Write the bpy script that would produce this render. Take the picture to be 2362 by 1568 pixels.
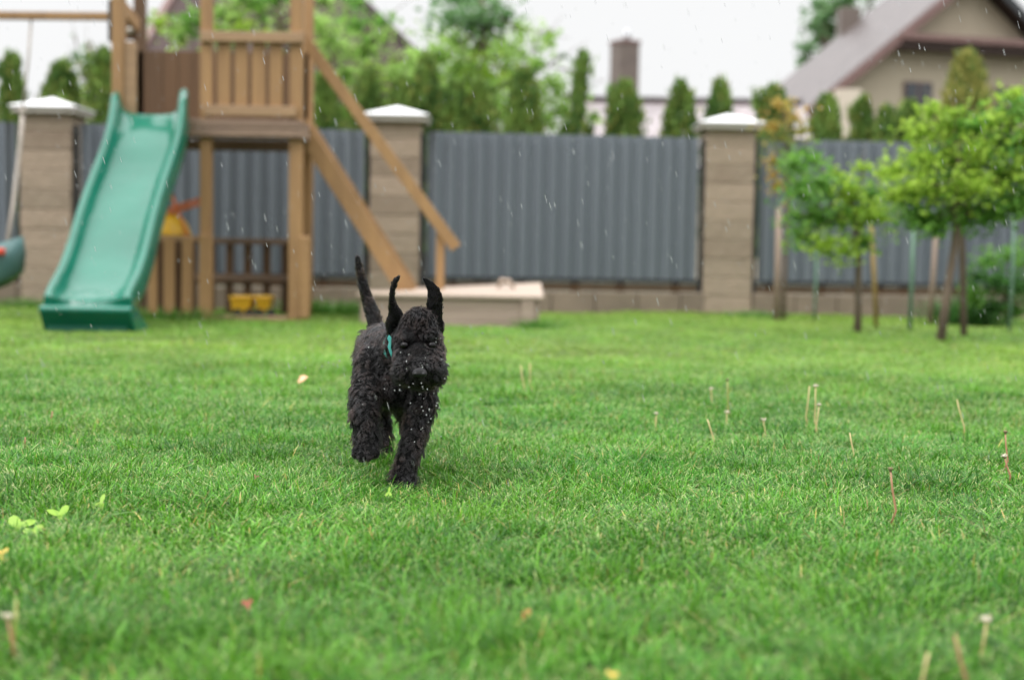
import bpy, bmesh, math, random
import numpy as np
from mathutils import Vector, Matrix, kdtree, noise as mnoise
R = math.radians
random.seed(7); rng = np.random.default_rng(7)
for o in list(bpy.data.objects): bpy.data.objects.remove(o)
C = bpy.context.scene.collection

# ------------------------------------------------------------------ camera
FPX, CX, CY = 3280.0, 1181.0, 784.0      # focal length in pixels of a 2362 px wide frame (50 mm lens)
CAMZ, PITCH, ROLL = 0.53, R(3.507), R(0.9)
F_ = Vector((0, math.cos(PITCH), -math.sin(PITCH))); U0 = Vector((0, math.sin(PITCH), math.cos(PITCH))); X_ = Vector((1, 0, 0))
RT = X_*math.cos(ROLL) + U0*math.sin(ROLL); UP = -X_*math.sin(ROLL) + U0*math.cos(ROLL)
cam = bpy.data.objects.new('camera', bpy.data.cameras.new('camera')); C.objects.link(cam)
M = Matrix((RT, UP, -F_)).transposed().to_4x4(); M.translation = (0, 0, CAMZ); cam.matrix_world = M
cam.data.sensor_width = 36; cam.data.lens = FPX/2362*36; cam.data.clip_start = 0.05; cam.data.clip_end = 2000
cam.data.dof.use_dof = True; cam.data.dof.focus_distance = 3.19; cam.data.dof.aperture_fstop = 2.15
bpy.context.scene.camera = cam
# ------------------------------------------------------------------ sky, sun, exposure
w = bpy.data.worlds.new('World'); bpy.context.scene.world = w; w.use_nodes = True
nt = w.node_tree; nt.nodes.clear()
out = nt.nodes.new('ShaderNodeOutputWorld'); bg = nt.nodes.new('ShaderNodeBackground')
SUN_EL, SUN_ROT = R(52), R(238)
sky = nt.nodes.new('ShaderNodeTexSky'); sky.sky_type = 'NISHITA'; sky.sun_disc = False
sky.sun_elevation = SUN_EL; sky.sun_rotation = SUN_ROT; sky.air_density = 1; sky.dust_density = 4; sky.ozone_density = 1
tc = nt.nodes.new('ShaderNodeTexCoord'); sp = nt.nodes.new('ShaderNodeSeparateXYZ'); nt.links.new(tc.outputs['Generated'], sp.inputs[0])
ramp = nt.nodes.new('ShaderNodeValToRGB'); nt.links.new(sp.outputs['Z'], ramp.inputs[0])   # overcast: zenith brighter than horizon
ramp.color_ramp.elements[0].position = 0.0; ramp.color_ramp.elements[0].color = (.325, .327, .328, 1)
ramp.color_ramp.elements[1].position = 0.25; ramp.color_ramp.elements[1].color = (.332, .332, .332, 1)
e = ramp.color_ramp.elements.new(1.0); e.color = (1.35, 1.35, 1.38, 1)
nz = nt.nodes.new('ShaderNodeTexNoise'); nz.inputs['Scale'].default_value = 2.2; nz.inputs['Detail'].default_value = 4
nt.links.new(tc.outputs['Generated'], nz.inputs['Vector'])
mr = nt.nodes.new('ShaderNodeMapRange'); nt.links.new(nz.outputs['Fac'], mr.inputs[0]); mr.inputs['To Min'].default_value = 2.7; mr.inputs['To Max'].default_value = 3.05
mul = nt.nodes.new('ShaderNodeVectorMath'); mul.operation = 'SCALE'; nt.links.new(ramp.outputs[0], mul.inputs[0]); nt.links.new(mr.outputs[0], mul.inputs['Scale'])
sc2 = nt.nodes.new('ShaderNodeVectorMath'); sc2.operation = 'SCALE'; nt.links.new(sky.outputs[0], sc2.inputs[0]); sc2.inputs['Scale'].default_value = 0.006
ad = nt.nodes.new('ShaderNodeVectorMath'); ad.operation = 'ADD'; nt.links.new(mul.outputs[0], ad.inputs[0]); nt.links.new(sc2.outputs[0], ad.inputs[1])
nt.links.new(ad.outputs[0], bg.inputs[0]); bg.inputs[1].default_value = 1.0; nt.links.new(bg.outputs[0], out.inputs[0])
sl = bpy.data.lights.new('sun', 'SUN'); sl.energy = 1.5; sl.angle = R(28); sl.color = (1, .97, .93)
so = bpy.data.objects.new('sun', sl); C.objects.link(so)
so.rotation_euler = (R(38), 0, R(-58)); so.location = (0, 0, 30)
vs = bpy.context.scene.view_settings; vs.view_transform = 'Standard'; vs.look = 'None'; vs.exposure = 0.0; vs.gamma = 1
cy = bpy.context.scene.cycles; cy.use_denoising = True; cy.max_bounces = 7; cy.diffuse_bounces = 3; cy.transparent_max_bounces = 6; cy.caustics_reflective = False; cy.caustics_refractive = False

# ------------------------------------------------------------------ helpers
def W(px, py, d):                       # world point seen at photo pixel (px,py), d metres down range
    r = F_ + RT*((px-CX)/FPX) - UP*((py-CY)/FPX)
    r = r*(d/r.y); return Vector((r.x, r.y, r.z+CAMZ))
def proj(p):
    v = Vector(p)-Vector((0, 0, CAMZ)); f = v.dot(F_); return CX+FPX*v.dot(RT)/f, CY-FPX*v.dot(UP)/f
def G(px, py):                          # point on the ground
    r = F_ + RT*((px-CX)/FPX) - UP*((py-CY)/FPX); t = -CAMZ/r.z; return Vector((r.x*t, r.y*t, 0))
def tag(o, label=None, cat=None, group=None, kind=None):
    if label: o['label'] = label
    if cat: o['category'] = cat
    if group: o['group'] = group
    if kind: o['kind'] = kind
    return o
def empty(name, loc, label, cat, group=None):
    o = bpy.data.objects.new(name, None); C.objects.link(o); o.location = loc; o.empty_display_size = .1
    return tag(o, label, cat, group)
class MB:
    def __init__(s): s.v = []; s.f = []
    def add(s, vs, fs):
        b = len(s.v); s.v += [tuple(v) for v in vs]; s.f += [tuple(i+b for i in f) for f in fs]; return s
    def box(s, x0, x1, y0, y1, z0, z1):
        return s.add([(x, y, z) for x in (x0, x1) for y in (y0, y1) for z in (z0, z1)],
            [(0,1,3,2),(4,6,7,5),(0,4,5,1),(2,3,7,6),(0,2,6,4),(1,5,7,3)])
    def bar(s, p0, p1, w, h, up=(0,0,1)):          # oriented box from p0 to p1; w sideways, h along up
        p0 = Vector(p0); p1 = Vector(p1); d = (p1-p0).normalized(); a = d.cross(Vector(up))
        if a.length < 1e-4: a = Vector((1,0,0))
        a.normalize(); b = a.cross(d); vs = []
        for p in (p0, p1):
            for sa in (-1, 1):
                for sb in (-1, 1): vs.append(p+a*sa*w/2+b*sb*h/2)
        return s.add(vs, [(0,1,3,2),(4,6,7,5),(0,4,5,1),(2,3,7,6),(0,2,6,4),(1,5,7,3)])
    def tube(s, pts, rad, n=10, cap=True):
        pts = [Vector(p) for p in pts]; m = len(pts)
        if not hasattr(rad, '__len__'): rad = [rad]*m
        vs = []; a = None
        for i, p in enumerate(pts):
            d = (pts[min(i+1,m-1)]-pts[max(i-1,0)]).normalized()
            if a is None: a = d.orthogonal().normalized()
            else:
                a = (a - d*a.dot(d)); a.normalize()
            b = d.cross(a)
            for k in range(n):
                t = 2*math.pi*k/n; vs.append(p+(a*math.cos(t)+b*math.sin(t))*rad[i])
        fs = [(i*n+k, i*n+(k+1)%n, (i+1)*n+(k+1)%n, (i+1)*n+k) for i in range(m-1) for k in range(n)]
        if cap: fs += [tuple(range(n))[::-1], tuple((m-1)*n+k for k in range(n))]
        return s.add(vs, fs)
    def sphere(s, c, r, n=12, m=8, rot=None):
        c = Vector(c); r = r if hasattr(r, '__len__') else (r, r, r); vs = []; 
        for i in range(m+1):
            th = math.pi*i/m
            for k in range(n):
                ph = 2*math.pi*k/n; v = Vector((r[0]*math.sin(th)*math.cos(ph), r[1]*math.sin(th)*math.sin(ph), r[2]*math.cos(th)))
                if rot: v = rot @ v
                vs.append(c+v)
        return s.add(vs, [(i*n+k, (i+1)*n+k, (i+1)*n+(k+1)%n, i*n+(k+1)%n) for i in range(m) for k in range(n)])
    def build(s, name, mat, parent=None, bevel=0, smooth=False):
        me = bpy.data.meshes.new(name); me.from_pydata(s.v, [], s.f); me.materials.append(mat)
        bm = bmesh.new(); bm.from_mesh(me); bmesh.ops.remove_doubles(bm, verts=bm.verts, dist=1e-6) if smooth else None
        bmesh.ops.recalc_face_normals(bm, faces=bm.faces); bm.to_mesh(me); bm.free()
        o = bpy.data.objects.new(name, me); C.objects.link(o)
        if smooth: me.shade_smooth()
        if bevel:
            m = o.modifiers.new('bevel', 'BEVEL'); m.width = bevel; m.segments = 2; m.limit_method = 'ANGLE'
        if parent:
            o.parent = parent; o.matrix_parent_inverse = Matrix.Translation(parent.location).inverted() if parent.type == 'EMPTY' else Matrix()
            if parent.type != 'EMPTY' and parent.parent: o.matrix_parent_inverse = Matrix()
        return o
def np_mesh(name, verts, quads, mat, parent=None, cols=None, tris=False, smooth=False):
    me = bpy.data.meshes.new(name); k = 3 if tris else 4
    me.vertices.add(len(verts)); me.vertices.foreach_set('co', verts.astype(np.float32).ravel())
    me.loops.add(quads.size); me.loops.foreach_set('vertex_index', quads.astype(np.int32).ravel())
    me.polygons.add(len(quads)); me.polygons.foreach_set('loop_start', np.arange(0, quads.size, k, dtype=np.int32))
    me.polygons.foreach_set('loop_total', np.full(len(quads), k, dtype=np.int32))
    me.update(calc_edges=True)
    if smooth: me.shade_smooth()
    if cols is not None:
        a = me.color_attributes.new('Col', 'FLOAT_COLOR', 'POINT')
        a.data.foreach_set('color', np.concatenate([cols, np.ones((len(cols), 1))], 1).astype(np.float32).ravel())
    me.materials.append(mat)
    o = bpy.data.objects.new(name, me); C.objects.link(o)
    if parent: o.parent = parent; o.matrix_parent_inverse = Matrix.Translation(parent.location).inverted()
    return o
def vnoise(x, y, scale, seed=0):
    x = np.asarray(x)/scale+seed*17.3+1000; y = np.asarray(y)/scale+seed*9.1+1000
    xi = np.floor(x).astype(np.int64); yi = np.floor(y).astype(np.int64); fx = x-xi; fy = y-yi
    fx = fx*fx*(3-2*fx); fy = fy*fy*(3-2*fy)
    def h(a, b):
        n = (a*374761393 + b*668265263 + seed*1442695041) & 0xffffffff; n = ((n ^ (n >> 13))*1274126177) & 0xffffffff
        return ((n ^ (n >> 16)) & 0xffff)/65535.0
    return (h(xi,yi)*(1-fx)+h(xi+1,yi)*fx)*(1-fy)+(h(xi,yi+1)*(1-fx)+h(xi+1,yi+1)*fx)*fy
def fbm(x, y, s, seed=0): return (vnoise(x,y,s,seed)+.5*vnoise(x,y,s/2,seed+1)+.25*vnoise(x,y,s/4,seed+2))/1.75
def gz(x, y): return (fbm(x, y, 1.3, 3)-.5)*.03 + (fbm(x, y, .2, 5)-.5)*.010

# ------------------------------------------------------------------ materials
def mat(name, col, rough=.6, metal=0, spec=.5, var=None, scale=(5,5,5), amt=.5, detail=5, bump=0, bscale=40, coat=0, attr=False, trans=0):
    m = bpy.data.materials.new(name); m.use_nodes = True; n = m.node_tree; b = n.nodes['Principled BSDF']
    b.inputs['Roughness'].default_value = rough; b.inputs['Metallic'].default_value = metal; b.inputs['Specular IOR Level'].default_value = spec
    b.inputs['Base Color'].default_value = (*col, 1); b.inputs['Coat Weight'].default_value = coat
    t = n.nodes.new('ShaderNodeTexCoord'); last = None
    if attr:
        a = n.nodes.new('ShaderNodeAttribute'); a.attribute_name = 'Col'; n.links.new(a.outputs['Color'], b.inputs['Base Color']); last = a.outputs['Color']
    if var:
        mp = n.nodes.new('ShaderNodeMapping'); mp.inputs['Scale'].default_value = scale; n.links.new(t.outputs['Object'], mp.inputs[0])
        no = n.nodes.new('ShaderNodeTexNoise'); no.inputs['Scale'].default_value = 1; no.inputs['Detail'].default_value = detail; n.links.new(mp.outputs[0], no.inputs['Vector'])
        r = n.nodes.new('ShaderNodeMapRange'); r.inputs['From Min'].default_value = .5-amt*.5; r.inputs['From Max'].default_value = .5+amt*.5; n.links.new(no.outputs['Fac'], r.inputs[0])
        mx = n.nodes.new('ShaderNodeMix'); mx.data_type = 'RGBA'; n.links.new(r.outputs[0], mx.inputs['Factor'])
        mx.inputs['A'].default_value = (*col, 1); mx.inputs['B'].default_value = (*var, 1); n.links.new(mx.outputs['Result'], b.inputs['Base Color'])
    if bump:
        no = n.nodes.new('ShaderNodeTexNoise'); no.inputs['Scale'].default_value = bscale; n.links.new(t.outputs['Object'], no.inputs['Vector'])
        bu = n.nodes.new('ShaderNodeBump'); bu.inputs['Strength'].default_value = bump; bu.inputs['Distance'].default_value = .03 if name == 'green_plastic' else .01
        n.links.new(no.outputs['Fac'], bu.inputs['Height']); n.links.new(bu.outputs[0], b.inputs['Normal'])
    if trans:
        tr = n.nodes.new('ShaderNodeBsdfTranslucent'); ms = n.nodes.new('ShaderNodeMixShader'); ms.inputs[0].default_value = trans
        if last is not None: n.links.new(last, tr.inputs[0])
        else: tr.inputs[0].default_value = (*col, 1)
        n.links.new(b.outputs[0], ms.inputs[1]); n.links.new(tr.outputs[0], ms.inputs[2]); n.links.new(ms.outputs[0], n.nodes['Material Output'].inputs[0])
    return m
WOOD = mat('wood_tan', (.37,.215,.088), .6, var=(.25,.142,.06), scale=(14,14,1.6), bump=.4, bscale=30)
WOODH = mat('wood_tan_rail', (.37,.235,.125), .5, var=(.24,.15,.08), scale=(1.6,14,14), bump=.4, bscale=30)
WOODW = mat('wood_weathered', (.26,.175,.12), .6, var=(.14,.09,.06), scale=(2,12,18), bump=.5, bscale=25)
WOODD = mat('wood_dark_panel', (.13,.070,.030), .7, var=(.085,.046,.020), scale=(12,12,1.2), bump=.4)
SOIL = mat('soil', (.035,.045,.014), .9, var=(.045,.035,.02), scale=(3,3,3))
GRASS = mat('grass_blades', (.1,.3,.03), .28, spec=.36, attr=True, trans=.38)
LEAF = mat('leaves', (.1,.3,.03), .5, spec=.25, attr=True, trans=.5)
NEEDLE = mat('thuja_sprays', (.1,.3,.03), .6, spec=.3, attr=True, trans=.15)
BARK = mat('bark', (.19,.14,.10), .85, var=(.10,.075,.055), scale=(30,30,6), bump=.6, bscale=60)
METAL = mat('fence_metal', (.165,.19,.215), .36, metal=.1, var=(.13,.15,.172), scale=(1.2,1.2,.5), amt=.6)
DARKM = mat('dark_metal', (.03,.033,.036), .6)
WHITE = mat('white_cap_paint', (.86,.86,.86), .35, var=(.72,.73,.73), scale=(5,5,5))
CAPB = mat('cap_band', (.50,.47,.42), .6, var=(.40,.37,.32))
def block_mat():
    m = mat('split_block', (.36,.29,.22), .85, bump=1.0, bscale=22); n = m.node_tree; b = n.nodes['Principled BSDF']
    t = n.nodes.new('ShaderNodeTexCoord'); s = n.nodes.new('ShaderNodeSeparateXYZ'); n.links.new(t.outputs['Object'], s.inputs[0])
    mu = n.nodes.new('ShaderNodeMath'); mu.operation = 'DIVIDE'; mu.inputs[1].default_value = .168; n.links.new(s.outputs['Z'], mu.inputs[0])
    fl = n.nodes.new('ShaderNodeMath'); fl.operation = 'FLOOR'; n.links.new(mu.outputs[0], fl.inputs[0])
    wn = n.nodes.new('ShaderNodeTexWhiteNoise'); wn.noise_dimensions = '2D'
    cb = n.nodes.new('ShaderNodeCombineXYZ'); n.links.new(fl.outputs[0], cb.inputs[0]); oi = n.nodes.new('ShaderNodeObjectInfo'); n.links.new(oi.outputs['Random'], cb.inputs[1]); n.links.new(cb.outputs[0], wn.inputs['Vector'])
    no = n.nodes.new('ShaderNodeTexNoise'); no.inputs['Scale'].default_value = 7; no.inputs['Detail'].default_value = 6; n.links.new(t.outputs['Object'], no.inputs['Vector'])
    a = n.nodes.new('ShaderNodeMath'); a.operation = 'ADD'; n.links.new(wn.outputs['Value'], a.inputs[0]); n.links.new(no.outputs['Fac'], a.inputs[1])
    r = n.nodes.new('ShaderNodeValToRGB'); mr = n.nodes.new('ShaderNodeMath'); mr.operation = 'MULTIPLY'; mr.inputs[1].default_value = .55
    n.links.new(a.outputs[0], mr.inputs[0]); n.links.new(mr.outputs[0], r.inputs[0])
    r.color_ramp.elements[0].position = .15; r.color_ramp.elements[0].color = (.235,.175,.125,1); r.color_ramp.elements[1].position = .9; r.color_ramp.elements[1].color = (.37,.285,.21,1)
    e = r.color_ramp.elements.new(.5); e.color = (.30,.24,.175,1)
    n.links.new(r.outputs[0], b.inputs['Base Color']); return m
BLOCK = block_mat()
MORTAR = mat('mortar', (.45,.37,.29), .9)
CONC = mat('plinth_concrete', (.27,.21,.155), .9, var=(.17,.135,.10), scale=(2.5,2.5,3), amt=.5, bump=.6, bscale=30)
SLIDE = mat('green_plastic', (.002,.125,.078), .11, spec=.5, var=(.004,.16,.102), scale=(3,3,3), coat=.15, bump=.5, bscale=3.2)
def tile_mat(name, c1, c2, sc=3.0, rough=.5):
    m = mat(name, c1, rough); n = m.node_tree; b = n.nodes['Principled BSDF']; t = n.nodes.new('ShaderNodeTexCoord')
    br = n.nodes.new('ShaderNodeTexBrick'); br.inputs['Color1'].default_value = (*c1,1); br.inputs['Color2'].default_value = (*c2,1); br.inputs['Mortar'].default_value = (c1[0]*.45,c1[1]*.45,c1[2]*.45,1)
    br.inputs['Scale'].default_value = sc; br.inputs['Mortar Size'].default_value = .03; n.links.new(t.outputs['UV'], br.inputs['Vector']); n.links.new(br.outputs['Color'], b.inputs['Base Color'])
    bu = n.nodes.new('ShaderNodeBump'); bu.inputs['Strength'].default_value = .6; bu.inputs['Distance'].default_value = .02; n.links.new(br.outputs['Fac'], bu.inputs['Height']); bu.invert = True; n.links.new(bu.outputs[0], b.inputs['Normal'])
    return m
#@@GROUND
# ------------------------------------------------------------------ lawn
def make_ground():
    xs = np.concatenate([np.linspace(-60,-7,12), np.arange(-6.9,6.95,.07), np.linspace(7,60,12)]); ys = np.concatenate([np.linspace(-20,1,6), np.arange(1.1,13.6,.07), np.linspace(14,160,14)])
    X, Y = np.meshgrid(xs, ys); Z = gz(X, Y)*np.where((np.abs(X) < 7)&(Y < 13.6)&(Y > 1.05), 1, .0)-.002
    V = np.stack([X.ravel(), Y.ravel(), Z.ravel()], 1); nx = len(xs); i, j = np.meshgrid(np.arange(len(ys)-1), np.arange(nx-1), indexing='ij'); a = (i*nx+j).ravel()
    o = np_mesh('ground', V, np.stack([a, a+1, a+nx+1, a+nx], 1), SOIL, smooth=True); tag(o, kind='structure')
make_ground()
def blades(x, y, h, wd, ang, lean, curl, col, tipc, tipmask):
    n = len(x); z0 = gz(x, y)-.004
    ca, sa = np.cos(ang), np.sin(ang); fa = rng.uniform(0, np.pi*2, n)        # lean direction / facing of the flat side
    px, py = np.cos(fa)*.5-sa*.8, np.sin(fa)*.5+ca*.8; L = np.hypot(px, py)+1e-6; px /= L; py /= L
    ts = [0, .4, .75, 1.0]; ws = [.8, 1.0, .8, .38]; V = np.zeros((n, 8, 3)); K = np.zeros((n, 8, 3))
    for i, t in enumerate(ts):
        off = h*(lean*t + curl*t*t); zz = h*(t*(1-.25*np.clip(lean,0,2)) - .30*curl*t*t)
        bx, by, bz = x+ca*off, y+sa*off, z0+np.maximum(zz, .001)
        for s, k in ((-1, 0), (1, 1)):
            V[:, 2*i+k, 0] = bx+px*wd*ws[i]*.5*s; V[:, 2*i+k, 1] = by+py*wd*ws[i]*.5*s; V[:, 2*i+k, 2] = bz
            K[:, 2*i+k] = col if i < 3 else np.where(tipmask[:, None], tipc, col)
    b = (np.arange(n)*8)[:, None]; q = np.stack([b+np.array([[0,1,3,2]]), b+np.array([[2,3,5,4]]), b+np.array([[4,5,7,6]])], 1).reshape(-1, 4)
    return V.reshape(-1, 3), q, K.reshape(-1, 3)
def make_grass():
    VS, QS, KS = [], [], []; base = 0
    for d0, d1, dens, wm in ((1.55,2.4,14000,1.1),(2.4,4.8,23000,1.2),(4.8,7.2,13000,1.4),(7.2,13.3,5200,2.2)):
        w0, w1 = .36*d0+.45, .36*d1+.45; n = int((w0+w1)*(d1-d0)*dens)
        y = rng.uniform(d0, d1, n*2); x = rng.uniform(-w1, w1, n*2); k = np.abs(x) < .36*y+.45; x = x[k]; y = y[k]
        # thin out into tufts
        tf = fbm(x, y, .10, 11); k = rng.uniform(0, 1, len(x)) < .35+1.1*tf; x = x[k]; y = y[k]
        n = len(x); tall = fbm(x, y, .38, 21); tall2 = fbm(x, y, 1.2, 31)
        h = (.020+.036*tall**1.8+.010*(tall2-.4)+.022*np.clip(fbm(x, y, .16, 23)-.62, 0, 1)*3)*rng.uniform(.5, 1.35, n); h = np.clip(h, .010, .075)*np.where(y > 7, .72, 1)
        lg = rng.uniform(0, 1, n) < .02; h[lg] *= 1.5
        wd = rng.uniform(.0013, .0027, n)*wm; ang = fbm(x, y, .14, 41)*14 + rng.normal(0, 1.9, n)
        lean = np.abs(rng.normal(.35, .4, n)); curl = np.abs(rng.normal(.45, .5, n)); lay = fbm(x, y, .12, 47) > .6; lean[lay] += .5
        t = rng.uniform(0, 1, n)[:, None]; u = np.clip(fbm(x, y, .5, 51)*1.6-.3, 0, 1)[:, None]
        a, b_, c_ = np.array([.036,.155,.012]), np.array([.175,.43,.030]), np.array([.045,.26,.03])
        col = a*(1-t)+b_*t; col = col*(1-.5*u)+c_*(.5*u)
        yl = np.clip((y-4.8)/2.5, 0, 1)[:, None]*(.25+.75*np.clip(fbm(x, y, 1.5, 57)*1.5-.2, 0, 1)[:, None])     # drier, yellower far lawn
        col = col*(1-.7*yl)+np.array([.31,.47,.06])*.7*yl
        dry = rng.uniform(0, 1, n) < .03; col[dry] = np.array([.55,.42,.14])*rng.uniform(.5,1.2,(int(dry.sum()),1))
        tipm = rng.uniform(0, 1, n) < .36; tipc = np.array([[.72,.72,.34]])*rng.uniform(.6, 1.1, n)[:, None]
        col = col*(.80+.36*np.clip(fbm(x, y, .33, 61)*1.8-.4, 0, 1))[:, None]
        V, Q, K = blades(x, y, h, wd, ang, lean, curl, col*rng.uniform(.55, 1.45, n)[:, None], tipc, tipm)
        VS.append(V); QS.append(Q+base); KS.append(K); base += len(V)
    # longer tufts standing out of the mown lawn
    nt_ = 300; ty = 1.7+ (6.2-1.7)*rng.uniform(0,1,nt_)**1.3; tx = rng.uniform(-1,1,nt_)*(.36*ty+.4); per = 110
    k = np.repeat(np.arange(nt_), per); n = len(k); tr_ = rng.uniform(.02,.075,nt_)[k]; x = tx[k]+rng.normal(0,1,n)*tr_*1.3; y = ty[k]+rng.normal(0,1,n)*tr_
    hh = rng.uniform(.038,.070,nt_)[k]*rng.uniform(.5,1.15,n); tone = rng.uniform(0,1,nt_)[k][:,None]
    col = (np.array([.022,.115,.008])*(1-tone)+np.array([.13,.32,.02])*tone)*rng.uniform(.7,1.35,n)[:,None]
    V, Q, K = blades(x, y, hh, rng.uniform(.0014,.003,n)*np.clip(y/3.5,.9,2.2), np.arctan2(y-ty[k], x-tx[k])+rng.normal(0,1.0,n), np.abs(rng.normal(.3,.35,n)), np.abs(rng.normal(.5,.45,n)), col, col*1.5, np.ones(n,bool))
    VS.append(V); QS.append(Q+base); KS.append(K); base += len(V)
    n = 420; y = 1.7+7*rng.uniform(0,1,n)**1.4; x = rng.uniform(-1,1,n)*(.36*y+.4); cx_ = np.round(x/.16+rng.normal(0,.4,n)*.1)*.16+rng.normal(0,.02,n); 
    col = np.array([.12,.30,.03])*rng.uniform(.5,1.4,n)[:,None]
    V, Q, K = blades(cx_, y, rng.uniform(.03,.055,n), rng.uniform(.006,.012,n), rng.uniform(0,6.28,n), np.abs(rng.normal(.6,.4,n)), np.abs(rng.normal(.7,.4,n)), col, col, np.zeros(n,bool))
    VS.append(V); QS.append(Q+base); KS.append(K); base += len(V)
    o = np_mesh('lawn_grass', np.concatenate(VS), np.concatenate(QS), GRASS, cols=np.concatenate(KS)); tag(o, 'short wet green lawn grass with pale cut tips', 'grass', kind='stuff')
    print('blades', base//8)
make_grass()
#@@FENCE
# ------------------------------------------------------------------ fence
FD = lambda px: 12.3+(px-106)/786*.25               # distance of the fence line at photo column px
pil = [(-680, 0), (106, 0), (908, 0), (1677, 0), (2440, 0)]
PH = 1.66
pill_lab = {106: 'beige block fence pillar with white pyramid cap behind the green slide', 908: 'beige block fence pillar behind the wooden ladder and handrail of the tower', 1677: 'beige block fence pillar with white cap, just left of the young orange tree',
    -680: 'beige block fence pillar beyond the swing', 2440: 'beige block fence pillar behind the tall green grass clump'}
px_pos = {}
for px, _ in pil:
    d = FD(px); p = W(px, 700, d); x = p.x; px_pos[px] = (x, d)
    root = empty('fence_pillar', (x, d+.2, 0), pill_lab[px], 'pillar', 'block pillars with white caps along the fence')
    m = MB(); hw = .218
    for i in range(10):
        z0 = i*.168+.004; j = random.uniform(-.003, .003); m.box(x-hw+j, x+hw+j, d+j, d+.43+j, z0, min(z0+.160, PH))
    m.build('block_shaft', BLOCK, root, bevel=.006)
    MB().box(x-hw+.008, x+hw-.008, d+.008, d+.422, -.05, PH-.004).build('mortar_core', MORTAR, root)
    cz = PH; c = .295
    MB().box(x-c+.02, x+c-.02, d+.215-c+.02, d+.215+c-.02, cz, cz+.045).build('cap_band', CAPB, root, bevel=.005)
    q = MB(); q.add([(x-c, d+.215-c, cz+.048), (x+c, d+.215-c, cz+.048), (x+c, d+.215+c, cz+.048), (x-c, d+.215+c, cz+.048), (x-c,d+.215-c,cz+.060),(x+c,d+.215-c,cz+.060),(x+c,d+.215+c,cz+.060),(x-c,d+.215+c,cz+.060),(x, d+.215, cz+.158)],
        [(3,2,1,0),(0,1,5,4),(1,2,6,5),(2,3,7,6),(3,0,4,7),(4,5,8),(5,6,8),(6,7,8),(7,4,8)]); q.build('pyramid_cap', WHITE, root, bevel=.012)
plab = ['grey corrugated metal fence panel behind the swing', 'grey corrugated metal fence panel behind the slide and play tower', 'wide grey corrugated metal fence panel right behind the running dog', 'grey corrugated metal fence panel behind the young trees']
for i in range(4):
    (xa, da), (xb, db) = px_pos[pil[i][0]], px_pos[pil[i+1][0]]
    a = Vector((xa+.22, da+.09, 0)); b = Vector((xb-.22, db+.09, 0)); u = (b-a).normalized(); L = (b-a).length; nrm = Vector((u.y, -u.x, 0))
    root = empty('fence_panel', (a+b)/2, plab[i], 'fence panel', 'corrugated metal panels between the pillars')
    prof = []; s = .06; pitch = .131
    while s < L-.06:
        for ds, h in ((0,0),(.024,.004),(.050,.034),(.064,.044),(.080,.044),(.094,.034),(.118,.004)):
            if s+ds < L-.06: prof.append((s+ds, h))
        s += pitch
    prof.append((L-.06, 0)); z0, z1 = .315, 1.585
    V = []; n = len(prof)
    for zz in (z0, z1):
        for s_, h in prof: V.append(a+u*s_+nrm*h+Vector((0,0,zz)))
    me = MB().add(V, [(k, k+1, n+k+1, n+k) for k in range(n-1)])
    sh = me.build('corrugated_sheet', METAL, root); so_ = sh.modifiers.new('thick', 'SOLIDIFY'); so_.thickness = .003
    for s_ in (.02, L-.02): MB().bar(a+u*s_+Vector((0,0,.1)), a+u*s_+Vector((0,0,1.57)), .04, .04).build('side_post', DARKM, root)
    MB().bar(a+Vector((0,0,.295))+nrm*.012, b+Vector((0,0,.295))+nrm*.012, .05, .04).build('bottom_rail', DARKM, root)
    k = MB().bar(a+nrm*-.02+Vector((0,0,.235)), b+nrm*-.02+Vector((0,0,.235)), .05, .055); k.build('kick_board', WOODD, root)
    pl = MB(); s_ = .0
    while s_ < L-.01:
        e = min(s_+.39, L); zt = .195+random.uniform(-.006, .006); pp = a+u*(s_+.004); qq = a+u*(e-.004); off = random.uniform(-.006, .006)
        pl.bar(pp+Vector((0,0,zt/2-.03))+nrm*off, qq+Vector((0,0,zt/2-.03))+nrm*off, .2, zt+.06); s_ += .39
    pl.build('block_plinth', CONC, root, bevel=.006)
#@@TOWER
# ------------------------------------------------------------------ play tower
def prect(mb, x0, y0, x1, y1, d, th):      # board whose front face covers photo rect at distance d
    xm, ym = (x0+x1)/2, (y0+y1)/2; a = W(x0, ym, d).x; b = W(x1, ym, d).x; zt = W(xm, y0, d).z; zb = W(xm, y1, d).z
    mb.box(a, b, d, d+th, max(zb, -.05), zt); return mb
DT = 10.3; DB = DT+1.15
tower = empty('play_tower', (W(480, 740, DT).x, DT+.6, 0), 'tall wooden play tower with slatted railing, platform and ladder, behind the green slide', 'play tower')
def part(name, rects, d, th, m=WOOD, bevel=.006):
    o = []
    for r in rects: o.append(prect(MB(), *r, d, th).build(name, m, tower, bevel=bevel))
    return o
part('post', [(257,-190,284,778), (461,-190,487,775), (667,-190,697,775)], DT, .09)
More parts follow.
